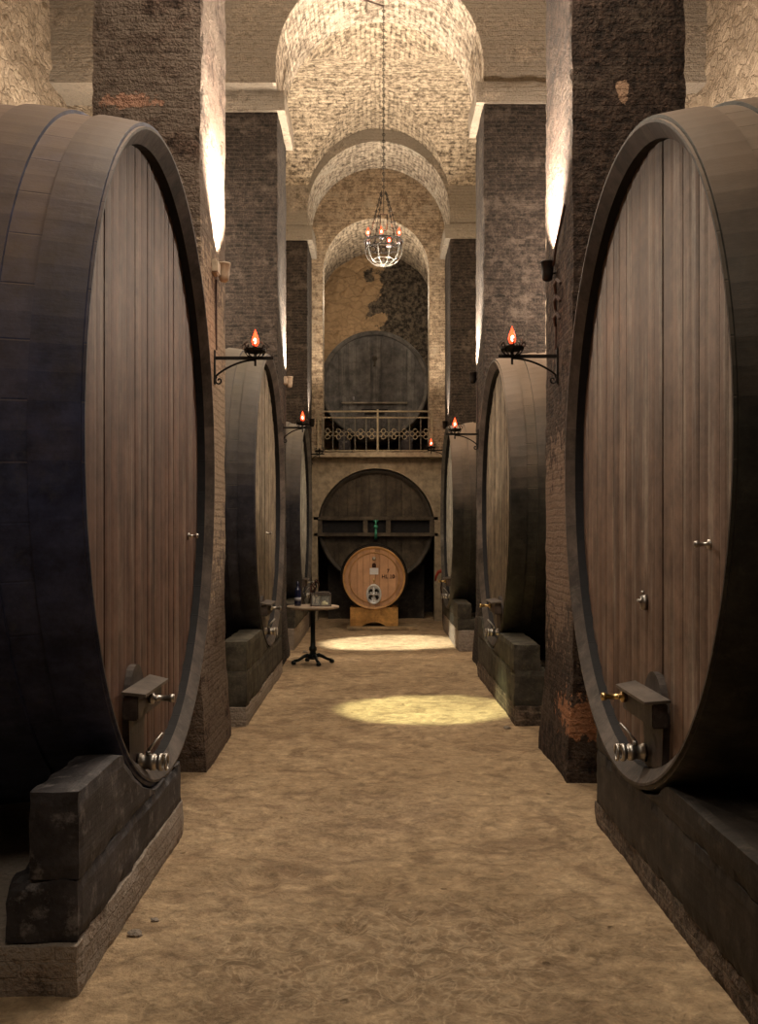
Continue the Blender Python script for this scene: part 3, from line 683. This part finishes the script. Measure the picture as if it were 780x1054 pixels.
mb.build('tap', M['green'], c, True)

# ------------------------------------------------------------------ plinths and timber cradles
def cradle(label, x0, x1, y0, y1, z0, z1, zt, yc, zc, R, mat, back=True, chockin=.04, seed=0, front_chamfer=0):
    """beam along the aisle with a chock rising against the cask at either end. x0 is the aisle side"""
    t = thing('timber_cradle', label, 'timber cradle', ((x0+x1)/2, (y0+y1)/2, z0)); ox, oy, oz = t.location
    xa, xb = sorted((x0-ox, x1-ox))
    rough_block('beam', xa, xb, y0-oy, y1-oy, 0, z1-z0, mat, t, step=.05, amp=.008, chip=.012, seed=seed)
    s = 1 if x0 > x1 else -1
    ca, cb = sorted((x0-ox, x1+s*chockin*2-ox))
    def top(x, y):
        yy = abs(y+oy-yc); h = zt
        if yy < R: h = min(zt, zc-math.sqrt(R*R-yy*yy)-.004)
        return max(h, z1+.004)-oz
    for a, bb in ((y0+.01, yc-.12), (yc+.12, y1-.01)):
        if bb-a > .1: rough_block('chock', ca, cb, a-oy, bb-oy, z1-z0-.002, zt-z0, mat, t, step=.05, amp=.005, chip=.008, zfun=top, seed=seed+5)
    return t
def plinth(label, x0, x1, y0, y1, h, mat, seed=0):
    xa, xb = sorted((x0, x1))
    return tag(rough_block('masonry_plinth', xa, xb, y0, y1, -.04, h, mat, step=.06, amp=.010, chip=.008, seed=seed), label, 'plinth')
plinth('low grey brick plinth under the nearest left cask', -1.07, -3.7, 3.68, 5.72, .175, M['plinth'], 1)
plinth('low brick plinth under the nearest right cask, edge running out of frame', 1.265, 3.8, 3.0, 5.92, .118, M['plinth_dark'], 2)
plinth('brick plinth under the second left cask', -1.12, -3.7, 8.86, 12.3, .15, M['plinth'], 3)
plinth('dark brick plinth under the second right cask', 1.20, 3.8, 8.88, 12.2, .16, M['plinth_dark'], 4)
plinth('pale plinth under the last left cask, by the round table', -1.17, -3.6, 14.65, 18.0, .30, M['plinth'], 5)
plinth('pale plinth under the last right cask', 1.17, 3.7, 14.5, 17.9, .28, M['plinth'], 6)
RB = 1.63
cradle('slate-dark stepped timber under the nearest left cask', -1.075, -1.345, 3.70, 5.68, .172, .40, .72, 5.375, 2.035, 1.665, M['beam_l'], seed=1)
cradle('slate-dark inner timber under the nearest left cask', -2.9, -3.3, 3.70, 5.68, .172, .38, .60, 5.375, 2.035, 1.76, M['beam_l'], seed=2)
cradle('near-black long timber under the nearest right cask', 1.26, 1.56, 3.05, 5.88, .115, .43, .56, 5.14, 2.015, 1.61, M['beam_r'], seed=3, chockin=0)
cradle('near-black inner timber under the nearest right cask', 3.0, 3.4, 3.3, 5.88, .115, .38, .7, 5.14, 2.015, 1.67, M['beam_r'], seed=4)
cradle('dark stepped timber under the second left cask', -1.12, -1.42, 8.9, 12.2, .148, .46, .72, 11.05, 2.0, 1.585, M['beam_g'], seed=5)
cradle('dark inner timber under the second left cask', -2.9, -3.3, 8.9, 12.2, .148, .42, .7, 11.05, 2.0, 1.66, M['beam_l'], seed=6)
cradle('mossy stepped timber under the second right cask', 1.20, 1.52, 8.92, 12.1, .158, .46, .69, 10.88, 1.97, 1.535, M['beam_g'], seed=7)
cradle('dark inner timber under the second right cask', 3.0, 3.4, 8.92, 12.1, .158, .42, .66, 10.88, 1.97, 1.61, M['beam_r'], seed=8)
cradle('greyed timber under the last left cask', -1.16, -1.45, 14.7, 17.9, .298, .46, .66, 16.72, 1.95, 1.495, M['beam_g'], seed=9)
cradle('greyed timber under the last right cask', 1.16, 1.45, 14.6, 17.8, .278, .44, .66, 16.55, 1.92, 1.485, M['beam_g'], seed=10)
# beams for the end casks
for x, lb in ((-.62, 'dark beam bearing the balcony cask, left one of two'), (.60, 'dark beam bearing the balcony cask, right one of two')):
    mb = MB(); mb.box(x-.11, x+.11, 20.0, 21.9, 3.215, 3.50, bv=.02)
    yy = 4.63-math.sqrt(1.09**2-.5**2)
    mb.box(x-.09+(-.06 if x < 0 else .06), x+.09+(-.06 if x < 0 else .06), 20.35, 20.6, 3.50, 3.72, bv=.01)
    tag(mb.build('support_beam', M['beam_l']), lb, 'beam')
for y, lb in ((20.25, 'front dark timber beneath the recessed brown cask'), (20.9, 'rear dark timber beneath the recessed brown cask')):
    mb = MB(); n = 20; Vv = []; Rr = 1.13
    prof_ = [(-.95, -.03), (.95, -.03)]+[(x_, 1.79-math.sqrt(Rr*Rr-x_*x_)) for x_ in [.85-1.7*i/n for i in range(n+1)]]
    prof_.insert(2, (.95, 1.79-math.sqrt(Rr*Rr-.85**2))); prof_.append((-.95, 1.79-math.sqrt(Rr*Rr-.85**2)))
    k_ = len(prof_); mb.add([(p[0], y, p[1]) for p in prof_]+[(p[0], y+.22, p[1]) for p in prof_],
        [list(range(k_)), list(range(k_, 2*k_))]+[[i, (i+1) % k_, k_+(i+1) % k_, k_+i] for i in range(k_)])
    tag(mb.build('cradle_timber', M['beam_r']), lb, 'timber cradle')

# ------------------------------------------------------------------ small oak barrel
c = cask('oak_barrel', 'small new oak barrel with oval metal door, numbered 7 HL 10', (-.035, 17.9, .31), 0, .886-.31, .545, .85, .05, M['oak_body'], M['iron'], M['oak_rim'], M['oak_head'],
         recess=.035, chime=.035, hoops=((.05, .10), (.19, .24), (.60, .65), (.74, .79)), nst=30, boards=9, seed=11)
mb = MB(); mb.torus((0, .030, .576), .440, .012, 'y', 64, 6); mb.build('head_ring', M['oak_rim'], c)
mb = MB(); mb.lathe([(.034, .036), (.034, .02), (.02, .008), (.0, .006)], (0, 0, .915), 16, 'y'); mb.build('bung', M['steel'], c, True)
mb = MB(); mb.box(-.075, .075, .022, .034, .635, .75, bv=.003); mb.build('label_plate', M['label'], c)
mb = MB(); mb.lathe([(.036, .034), (.036, .02), (.022, .015)], (0, 0, .80), 16, 'y'); mb.box(-.034, .034, .018, .034, .755, .80, bv=.004)
mb.torus((0, .018, .81), .022, .007, 'y', 14, 6); mb.build('seal', M['print'], c)
mb = MB(); mb.lathe([(.02, .036), (.02, .01), (.014, -.01), (.0, -.012)], (-.005, 0, .545), 14, 'y'); mb.tube([(-.005, .0, .545), (-.005, .0, .50)], .007, 8); mb.build('sampling_cock', M['brass'], c, True)
mb = MB(); n = 36; cx, cz = -.005, .29
ov = lambda a, b_, y: [(cx+a*math.cos(2*PI*i/n), y, cz+b_*math.sin(2*PI*i/n)) for i in range(n)]
V = ov(.135, .18, .035)+ov(.135, .18, .012)+ov(.115, .158, .004)+ov(.105, .148, .018)
F = [[r*n+i, r*n+(i+1) % n, (r+1)*n+(i+1) % n, (r+1)*n+i] for r in range(3) for i in range(n)]+[[3*n+i for i in range(n)]]
mb.add(V, F); dr = mb.build('hatch_door', M['chrome'], c, True)
mb = MB()
for sx_ in (-1, 1):
    for sz_ in (-1, 1):
        mb.lathe([(.033, .016), (.030, .008), (.0, .006)], (cx+sx_*.047, 0, cz+sz_*.065), 7, 'y')
        mb.tube([(cx+sx_*.02, .010, cz+sz_*.02), (cx+sx_*.075, .008, cz+sz_*.03), (cx+sx_*.085, .008, cz+sz_*.07)], .008, 6)
mb.build('dark_relief', M['iron'], dr)
mb = MB(); mb.box(cx-.095, cx+.095, -.006, .012, cz-.012, cz+.012, bv=.004); mb.lathe([(.028, .012), (.028, -.02), (.015, -.03)], (cx, 0, cz), 14, 'y')
mb.tube([(cx, .004, cz-.13), (cx, .004, cz+.13)], .009, 8)
for q in range(5): mb.lathe([(.018, .010), (.014, -.004), (.0, -.006)], (cx+.05*math.cos(q*1.256+.3), 0, cz+.09*math.sin(q*1.256+.3)), 8, 'y')
mb.build('clamp', M['chrome'], dr, True)
for s_, zz, xx in (('7', .668, .245), ('HL 10', .570, .245)):
    cu = bpy.data.curves.new('lettering', 'FONT'); cu.body = s_; cu.size = .092; cu.extrude = .001; cu.offset = .0022; cu.align_x = 'CENTER'
    cu.materials.append(M['print']); tmp = bpy.data.objects.new('lettering_curve', cu); COL.objects.link(tmp); bpy.context.view_layer.update()
    me = bpy.data.meshes.new_from_object(tmp.evaluated_get(bpy.context.evaluated_depsgraph_get())); bpy.data.objects.remove(tmp); o = bpy.data.objects.new('lettering', me); COL.objects.link(o)
    o.parent = c; o.location = (xx, .026, zz); o.rotation_euler = (PI/2, 0, 0)
# stand
st = thing('barrel_stand', 'golden knotty wood stand beneath the small oak barrel', 'stand', (-.035, 18.3, 0))
def stand_piece(y, nm):
    mb = MB(); n = 16; zc_, Rr = .886, .553; h0 = .04
    top = [(-.43, .40), ]+[(x_, zc_-math.sqrt(Rr*Rr-x_*x_)) for x_ in [-.25+.5*i/n for i in range(n+1)]]+[(.43, .40)]
    top = [(-.42, .37)]+[(x_, min(.37, zc_-math.sqrt(Rr*Rr-x_*x_))) for x_ in [-.36+.72*i/n for i in range(n+1)]]+[(.42, .37)]
    bot = [(.42, h0)]+[(.21-.42*i/n, h0+.075*math.sin(PI*i/n)) for i in range(n+1)]+[(-.42, h0)]
    p = top+bot; k_ = len(p)
    mb.add([(a, y, z) for a, z in p]+[(a, y+.07, z) for a, z in p], [list(range(k_)), list(range(k_, 2*k_))]+[[i, (i+1) % k_, k_+(i+1) % k_, k_+i] for i in range(k_)])
    return mb.build(nm, M['stand'], st)
stand_piece(-.36, 'saddle'); stand_piece(.12, 'saddle')
for x in (-.37, .37): mb = MB(); mb.box(x-.03, x+.03, -.29, .12, .06, .13, bv=.005); mb.build('side_rail', M['stand'], st)
mb = MB(); mb.box(-.50, .73, 17.8, 18.55, -.012, .038, bv=.006); tag(mb.build('wooden_board', M['board']), 'thin pale board on the floor under the barrel stand', 'board')

# ------------------------------------------------------------------ balcony railing
rl = thing('balcony_railing', 'iron railing with clover rosettes in front of the balcony cask', 'railing', (0, 19.5, 3.2))
def piece(nm, fn, mat, par=rl, smooth=False):
    mb = MB(); fn(mb); return mb.build(nm, mat, par, smooth)
piece('top_rail', lambda m_: m_.box(-1.10, 1.06, -.022, .022, .775, .805, bv=.006), M['railing'])
piece('middle_rail', lambda m_: m_.box(-1.10, 1.06, -.014, .014, .66, .685, bv=.004), M['railing'])
piece('bottom_rail', lambda m_: m_.box(-1.10, 1.06, -.014, .014, .03, .055, bv=.004), M['railing'])
for x in (-1.10, 0.03, 1.06): piece('post', lambda m_: m_.box(x-.018, x+.018, -.018, .018, -.0, .80 if x != .03 else .83, bv=.004), M['railing'])
xsb = [-1.06+.2*i+.0 for i in range(1, 6)]+[.03+.2*i for i in range(1, 6)]
for x in [-1.03, -.82, -.61, -.40, -.19, .24, .44, .64, .85]: piece('baluster', lambda m_: m_.box(x-.008, x+.008, -.008, .008, .05, .67), M['rail_thin'])
for x in [-.925, -.715, -.505, -.295, -.08, .14, .34, .54, .745, .95]:
    def ros(m_):
        for dx, dz in ((0, .055), (0, -.055), (-.055, 0), (.055, 0)): m_.torus((x+dx, 0, .36+dz), .042, .0075, 'y', 14, 5)
    piece('rosette', ros, M['railing'])

# ------------------------------------------------------------------ chandelier
YC = 13.6; ch = thing('chandelier', 'iron ring chandelier with red flame bulbs hanging on a long chain', 'chandelier', (.1, YC, 5.18))
def P(px, py): return ((px-387)*YC/1054-.1, 1.65+(550-py)*YC/1054-5.18)
hook = 3.53; ringz = .36; rr = .255
mb = MB(); n = 58
for i in range(n):
    z = 1.02+(hook-1.02)*i/n; l_ = (hook-1.02)/n
    mb.torus((0, 0, z+l_/2), .018, .0045, 'y' if i % 2 else 'x', 8, 4)
    mb.tube([(0, 0, z), (0, 0, z+l_)], .0042, 4)
mb.build('chain', M['iron'], ch)
mb = MB(); mb.torus((0, 0, ringz), rr, .012, 'z', 40, 6); mb.torus((0, 0, ringz-.09), rr*.86, .009, 'z', 36, 6)
for i in range(20):
    q = 2*PI*i/20; mb.torus((math.cos(q)*rr*.94, math.sin(q)*rr*.94, ringz-.045), .036, .0055, 'x' if abs(math.cos(q)) > .7 else 'y', 10, 4)
mb.build('ring', M['iron'], ch)
mb = MB()
for i in range(10):
    q = 2*PI*i/10; pts = []
    for k in range(9):
        t = k/8; r = rr*.95*math.cos(t*PI/2)**.7 if t < 1 else .02
        pts.append((math.cos(q)*r, math.sin(q)*r, ringz-.09-.23*math.sin(t*PI/2)))
    mb.tube(pts, .0055, 5)
mb.torus((0, 0, ringz-.24), .13, .008, 'z', 24, 5); mb.lathe([(.02, 0.03), (.045, .06), (.03, .10), (.012, .13)], (0, 0, 0), 12); mb.build('basket', M['basket'], ch)
for q in (.5, 2.1, 3.9, 5.3):
    mb = MB(); mb.tube([(math.cos(q)*rr, math.sin(q)*rr, ringz), (math.cos(q)*.04, math.sin(q)*.04, 1.02)], .0055, 5)
    for k in range(8):
        t = (k+.5)/8; mb.torus((math.cos(q)*(rr+(.04-rr)*t), math.sin(q)*(rr+(.04-rr)*t), ringz+(1.02-ringz)*t), .013, .004, 'y', 8, 4)
    mb.build('suspension', M['iron'], ch)
mb = MB(); mb.tube([(-.045, 0, .72), (-.045, 0, .52), (-.03, 0, .50), (0, 0, .51), (.03, 0, .50), (.045, 0, .52), (.045, 0, .72), (-.045, 0, .72)], .007, 5); mb.tube([(0, 0, .72), (0, 0, 1.02)], .005, 5); mb.build('hanger', M['iron'], ch)
def flame(par, loc, s=1.0):
    x, y, z = loc
    mb = MB(); mb.lathe([(.012*s, 0), (.026*s, .02*s), (.034*s, .045*s), (.030*s, .075*s), (.016*s, .115*s), (.005*s, .145*s), (.0, .16*s)], (x, y, z), 12)
    f = mb.build('flame_bulb', M['flame'], par, True)
    mb = MB(); mb.lathe([(.0, .018*s), (.016*s, .035*s), (.016*s, .06*s), (.0, .085*s)], (x, y-.023*s, z), 8); mb.build('filament', M['core'], f, True)
    return f
for ang in (.12, PI-.12, -PI/2-.15, 1.2):
    x, y = math.cos(ang)*rr*.82, math.sin(ang)*rr*.82
    mb = MB(); mb.lathe([(.035, ringz-.02), (.04, ringz), (.015, ringz+.01), (.014, ringz+.08), (.018, ringz+.085)], (x, y, 0), 10); mb.build('candle_cup', M['foil'], ch, True)
    flame(ch, (x, y, ringz+(.085 if abs(ang) < 3.1 and abs(math.sin(ang)) < .5 else .03)), .72)
l = lamp('POINT', (.1, YC, 5.75), 8, (1, .3, .12), size=.06)
# slack power cable to the chandelier
mb = MB(); mb.tube([(-.92, 12.62, 8.28), (-.6, 12.75, 8.40), (-.25, 13.1, 8.52), (.1, 13.55, 8.64)], .011, 6)
tag(mb.build('power_cable', M['cable']), 'thin dark cable slung across the arch to the chandelier chain', 'cable')

# ------------------------------------------------------------------ wall sconces
def sconce(label, wall, y, z, reach, arm, lit=True, s=1.0, cable=None):
    """wall: x of the pier face, reach: signed distance to the lamp, arm: signed arm length"""
    sg = 1 if reach > 0 else -1
    t = thing('wall_sconce', label, 'wall lamp', (wall, y, z), 0, 'iron bracket lamps on the pillars')
    mb = MB(); mb.box(-.004 if sg > 0 else -.02, .02 if sg > 0 else .004, -.018, .018, -.20, .06, bv=.003); mb.build('wall_plate', M['iron'], t)
    mb = MB(); mb.box(min(0, arm), max(0, arm), -.012, .012, -.012, .012, bv=.003); mb.build('arm', M['iron'], t)
    mb = MB(); pts = []
    for k in range(16):
        q = k/15; pts.append((sg*(.02+(abs(reach)-.02)*q), 0, -.14+.125*math.sin(q*PI/2)**.8))
    mb.tube(pts, .008, 6)
    for cz in (-.14,):
        sp = [(sg*(.045+.03*math.cos(2.2+k*.55)*(1-k/16)), 0, cz-.03+.035*math.sin(2.2+k*.55)*(1-k/16)) for k in range(14)]
        mb.tube(sp, .007, 6)
    mb.build('scroll', M['iron'], t)
    mb = MB(); x = reach
    mb.lathe([(.012, .0), (.012, .03), (.07*s, .042), (.085*s, .05), (.088*s, .066), (.07*s, .068), (.02, .06)], (x, 0, 0), 16)
    mb.tube([(x, 0, -.06), (x, 0, .03)], .009, 6)
    for k in range(8):
        q = 2*PI*k/8; mb.tube([(x+.08*s*math.cos(q), .08*s*math.sin(q), .06), (x+.10*s*math.cos(q), .10*s*math.sin(q), .09), (x+.075*s*math.cos(q), .075*s*math.sin(q), .115)], .005, 5)
        mb.tube([(x+.02*math.cos(q), .02*math.sin(q), 0), (x+.06*s*math.cos(q), .06*s*math.sin(q), .02), (x+.08*s*math.cos(q), .08*s*math.sin(q), .05)], .0045, 5)
    mb.lathe([(.016, .06), (.016, .085), (.02, .088)], (x, 0, 0), 10)
    mb.build('candle_tray', M['iron'], t)
    if lit:
        flame(t, (x, 0, .085), .85); lamp('POINT', (wall+x, y-.12, z+.2), 1.6, (1, .35, .15), size=.04)
    return t
sconce('lit iron bracket lamp on the second left pillar, nearest on that side', -1.235, 7.76, 2.985, .32, .46)
sconce('lit iron bracket lamp on the second right pillar, nearest on that side', 1.325, 7.42, 2.94, -.34, -.44)
sconce('lit iron bracket lamp on the third left pillar', -1.235, 13.45, 3.05, .27, .38)
sconce('lit iron bracket lamp on the third right pillar', 1.325, 13.2, 2.94, -.31, -.43)
sconce('lit iron bracket lamp beside the balcony end on the right', 1.325, 18.9, 3.20, -.31, -.38)
sconce('unlit iron bracket lamp beside the balcony end on the left', -1.235, 18.9, 3.13, .19, .28, lit=False)

# ------------------------------------------------------------------ uplights on the piers
def uplight(label, wall, y, z, power, boxed=False, drop=1.1):
    sg = 1 if wall < 0 else -1
    t = thing('uplight', label, 'spotlight', (wall, y, z), 0, 'spotlights pointing up the pillars')
    x = .062*sg
    mb = MB(); mb.lathe([(.018, -.085), (.036, -.075), (.043, -.03), (.048, .05), (.051, .052), (.051, .062), (.044, .062), (.04, .02)], (x, 0, 0), 18); mb.build('lamp_housing', M['beige_metal'] if boxed else M['iron'], t, True)
    mb = MB(); mb.lathe([(.040, .022), (.0, .03)], (x, 0, 0), 16); mb.build('lens', M['lens'], t)
    mb = MB(); mb.tube([(0, 0, -.02), (x*.5, 0, -.03), (x, 0, -.06)], .01, 6); mb.build('bracket', M['iron'], t)
    if boxed:
        mb = MB(); mb.box(min(0, .05*sg), max(0, .05*sg), -.25, -.10, -.07, .03, bv=.01); mb.build('ballast_box', M['beige_metal'], t)
    mb = MB(); mb.tube([(.012*sg, -.06, -.08), (.012*sg, -.065, -drop*.5), (.012*sg, -.06, -drop)], .008, 6); mb.build('cable', M['cable'], t)
    lamp('SPOT', (wall+.15*sg, y, z+.075), power*14, WARM, (wall+.10*sg, y+.02, z+4), .03, 110, .85)
    return t
uplight('boxed beige spotlight on the second left pillar above the bracket lamp', -1.235, 7.9, 3.68, 150, True, .62)
uplight('black spotlight on the second right pillar above the bracket lamp', 1.325, 7.55, 3.60, 140, False, .6)
uplight('spotlight on the third left pillar', -1.235, 13.85, 3.72, 110, True, .6)
uplight('spotlight on the third right pillar', 1.325, 13.35, 3.70, 110, False, .6)
uplight('spotlight on the last left pillar beside the balcony', -1.235, 18.75, 3.70, 16, False, .5)
uplight('spotlight on the last right pillar beside the balcony', 1.325, 18.75, 3.66, 16, False, .4)
# loose cable coils beside the right spotlight
mb = MB()
for k in range(3):
    mb.tube([(1.30, 7.22+.02*k, 3.42-.12*k), (1.285, 7.28, 3.46-.12*k), (1.28, 7.36, 3.45-.12*k), (1.30, 7.42, 3.40-.12*k)], .012, 6)
mb.tube([(1.30, 7.5, 3.62), (1.29, 7.35, 3.72), (1.29, 7.2, 3.80), (1.30, 7.05, 3.92)], .011, 6)
tag(mb.build('cable_coil', M['cable']), 'loops of dark cable on the second right pillar by its spotlight', 'cable')

# two spots of light on the floor, from lamps behind the second and third left pillars
lamp('SPOT', (-1.45, 8.66, 5.2), 2800, (.95, 1, .55), (.47, 9.75, 0), .03, 18.5, .5)
lamp('SPOT', (-1.45, 14.34, 5.2), 3600, (1, .98, .78), (.2, 15.7, 0), .03, 24, .5)

# ------------------------------------------------------------------ table with its things
TX, TY = -.808, 13.1
tb = thing('round_table', 'small round bistro table with dark cast iron pedestal', 'table', (TX, TY, 0))
mb = MB(); mb.lathe([(.0, .700), (.30, .700), (.332, .708), (.338, .720), (.335, .732), (.325, .736), (.0, .736)], (0, 0, 0), 40); mb.build('tabletop', M['table_top'], tb, True)
mb = MB(); mb.lathe([(.13, .695), (.11, .685), (.035, .665), (.030, .60), (.030, .30), (.034, .22), (.05, .205), (.052, .17), (.036, .15), (.05, .10), (.07, .06), (.04, .05)], (0, 0, 0), 20); mb.build('pedestal', M['table_iron'], tb, True)
for k in range(4):
    q = .35+k*PI/2; cx_, sy_ = math.cos(q), math.sin(q)
    mb = MB(); mb.tube([(cx_*r, sy_*r, z) for r, z in ((.03, .085), (.08, .105), (.13, .085), (.19, .05), (.25, .035))], [.028, .026, .022, .018, .02], 8)
    mb.lathe([(.022, -.005), (.032, .006), (.03, .03), (.015, .045)], (cx_*.255, sy_*.255, 0), 10); mb.build('leg', M['table_iron'], tb, True)
mb = MB(); bx = (-.187, -.04, 0)
b_ = thing('wine_bottle', 'dark blue-black wine bottle standing on the round table', 'bottle', (TX-.19, TY-.05, .736))
mb = MB(); mb.lathe([(.0, 0), (.040, .002), (.043, .01), (.043, .19), (.038, .215), (.018, .245), (.0165, .30), (.0185, .302), (.0185, .315), (.0, .316)], (0, 0, 0), 20); mb.build('glass_body', M['bottle'], b_, True)
mb = MB(); mb.lathe([(.0175, .255), (.0175, .30)], (0, 0, 0), 14); mb.build('capsule', M['bottle'], b_, True)
mb = MB(); mb.lathe([(.0436, .07), (.0436, .11)], (0, 0, 0), 20); mb.build('paper_label', M['foil'], b_, True)
bx = thing('glass_box', 'wood-framed glass box on the round table holding pale pieces', 'display box', (TX+.10, TY-.02, .737), .12)
mb = MB()
for sx_ in (-.12, .12):
    for sy_ in (-.09, .09): mb.box(sx_-.007, sx_+.007, sy_-.007, sy_+.007, .01, .15)
for z in (.0, .146):
    mb.box(-.13, .13, -.1, -.084, z, z+.014); mb.box(-.13, .13, .084, .1, z, z+.014); mb.box(-.13, -.115, -.1, .1, z, z+.014); mb.box(.115, .13, -.1, .1, z, z+.014)
mb.box(-.01, .0, -.096, -.088, .01, .15); mb.box(-.125, .125, -.095, .095, .0, .006)
mb.build('frame', M['lid_wood'], bx)
mb = MB(); mb.box(-.05, .12, -.09, -.087, .014, .146); mb.box(-.118, -.012, -.09, -.087, .014, .146); mb.box(-.118, .118, .087, .09, .014, .146); mb.build('pane', M['glass'], bx)
mb = MB(); mb.box(-.07, .11, -.06, .08, .16, .178, bv=.003); mb.build('lid_piece', M['lid_wood'], bx)
for k, (dx, dy, s_) in enumerate(((.045, -.03, .03), (.075, .0, .02), (.02, .02, .022))):
    bm = bmesh.new(); bmesh.ops.create_icosphere(bm, subdivisions=2, radius=s_)
    for v in bm.verts: v.co = v.co*(1+.35*noise.noise(v.co*60+Vector((k, 0, 0))))+Vector((TX+.10+dx, TY-.02+dy, .744+s_*.9))
    me = bpy.data.meshes.new('pale_nugget'); bm.to_mesh(me); bm.free(); me.materials.append(M['cream'])
    o = bpy.data.objects.new('pale_nugget', me); COL.objects.link(o)
    tag(o, 'small pale yellow piece lying inside the glass box', 'stone', 'pale pieces in the glass box')
# twisted dark candle holder behind the box
tw = thing('twisted_ornament', 'dark twisted branching ornament standing behind the glass box', 'ornament', (TX+.015, TY+.18, .736))
mb = MB(); mb.lathe([(.05, 0), (.045, .012), (.015, .02)], (0, 0, 0), 14)
mb.tube([(0, 0, .01), (.015, 0, .08), (-.015, .01, .16), (.02, 0, .24), (.0, 0, .32)], [.013, .012, .012, .010, .008], 7); mb.build('stem', M['iron'], tw, True)
mb = MB()
for q, z in ((.3, .14), (1.8, .18), (2.9, .22), (4.1, .25), (5.4, .28), (.9, .30)):
    mb.tube([(0, 0, z), (.03*math.cos(q), .03*math.sin(q), z+.03), (.055*math.cos(q), .05*math.sin(q), z+.02), (.06*math.cos(q+.5), .05*math.sin(q+.5), z-.03), (.045*math.cos(q+1), .04*math.sin(q+1), z-.05)], [.008, .009, .008, .009, .004], 6)
mb.build('branches', M['print'], tw, True)
# red handle near the last right cask
rd = thing('red_valve', 'red curved hose valve at the foot of the end wall beside the last right cask', 'valve', (1.155, 18.2, 1.0))
mb = MB(); mb.tube([(.07, 0, -.01), (.02, 0, .0), (-.05, 0, -.02), (-.09, 0, -.10), (-.10, 0, -.18)], [.03, .04, .03, .02, .014], 10); mb.build('handle', M['red'], rd, True)
mb = MB(); mb.tube([(.02, 0, .0), (.02, 0, -.15), (.0, 0, -.3), (.03, 0, -.55), (.04, -.05, -.98)], .014, 8); mb.build('hose', M['cable'], rd, True)
# chipped stones and crumbs beside the aisle edges
for k, (x, y, s_, lb) in enumerate(((-1.0, 4.25, .025, 'small brown stone on the floor beside the nearest left plinth'), (-.95, 4.4, .015, 'pebble on the floor near the nearest left plinth corner'),
                                    (1.12, 8.75, .025, 'loose stone at the corner of the second right plinth'), (-1.0, 14.4, .03, 'loose stone by the pale last left plinth'))):
    bm = bmesh.new(); bmesh.ops.create_icosphere(bm, subdivisions=2, radius=s_)
    for v in bm.verts:
        q = v.co*(1+.5*noise.noise(v.co*(1.2/s_)+Vector((k*3, 0, 0)))); v.co = Vector((q.x*1.3, q.y, q.z*.6))
    me = bpy.data.meshes.new('loose_stone'); bm.to_mesh(me); bm.free(); me.materials.append(M['plinth'])
    o = bpy.data.objects.new('loose_stone', me); COL.objects.link(o); o.location = (x, y, floor_h(x, y)+s_*.4)
    tag(o, lb, 'stone')
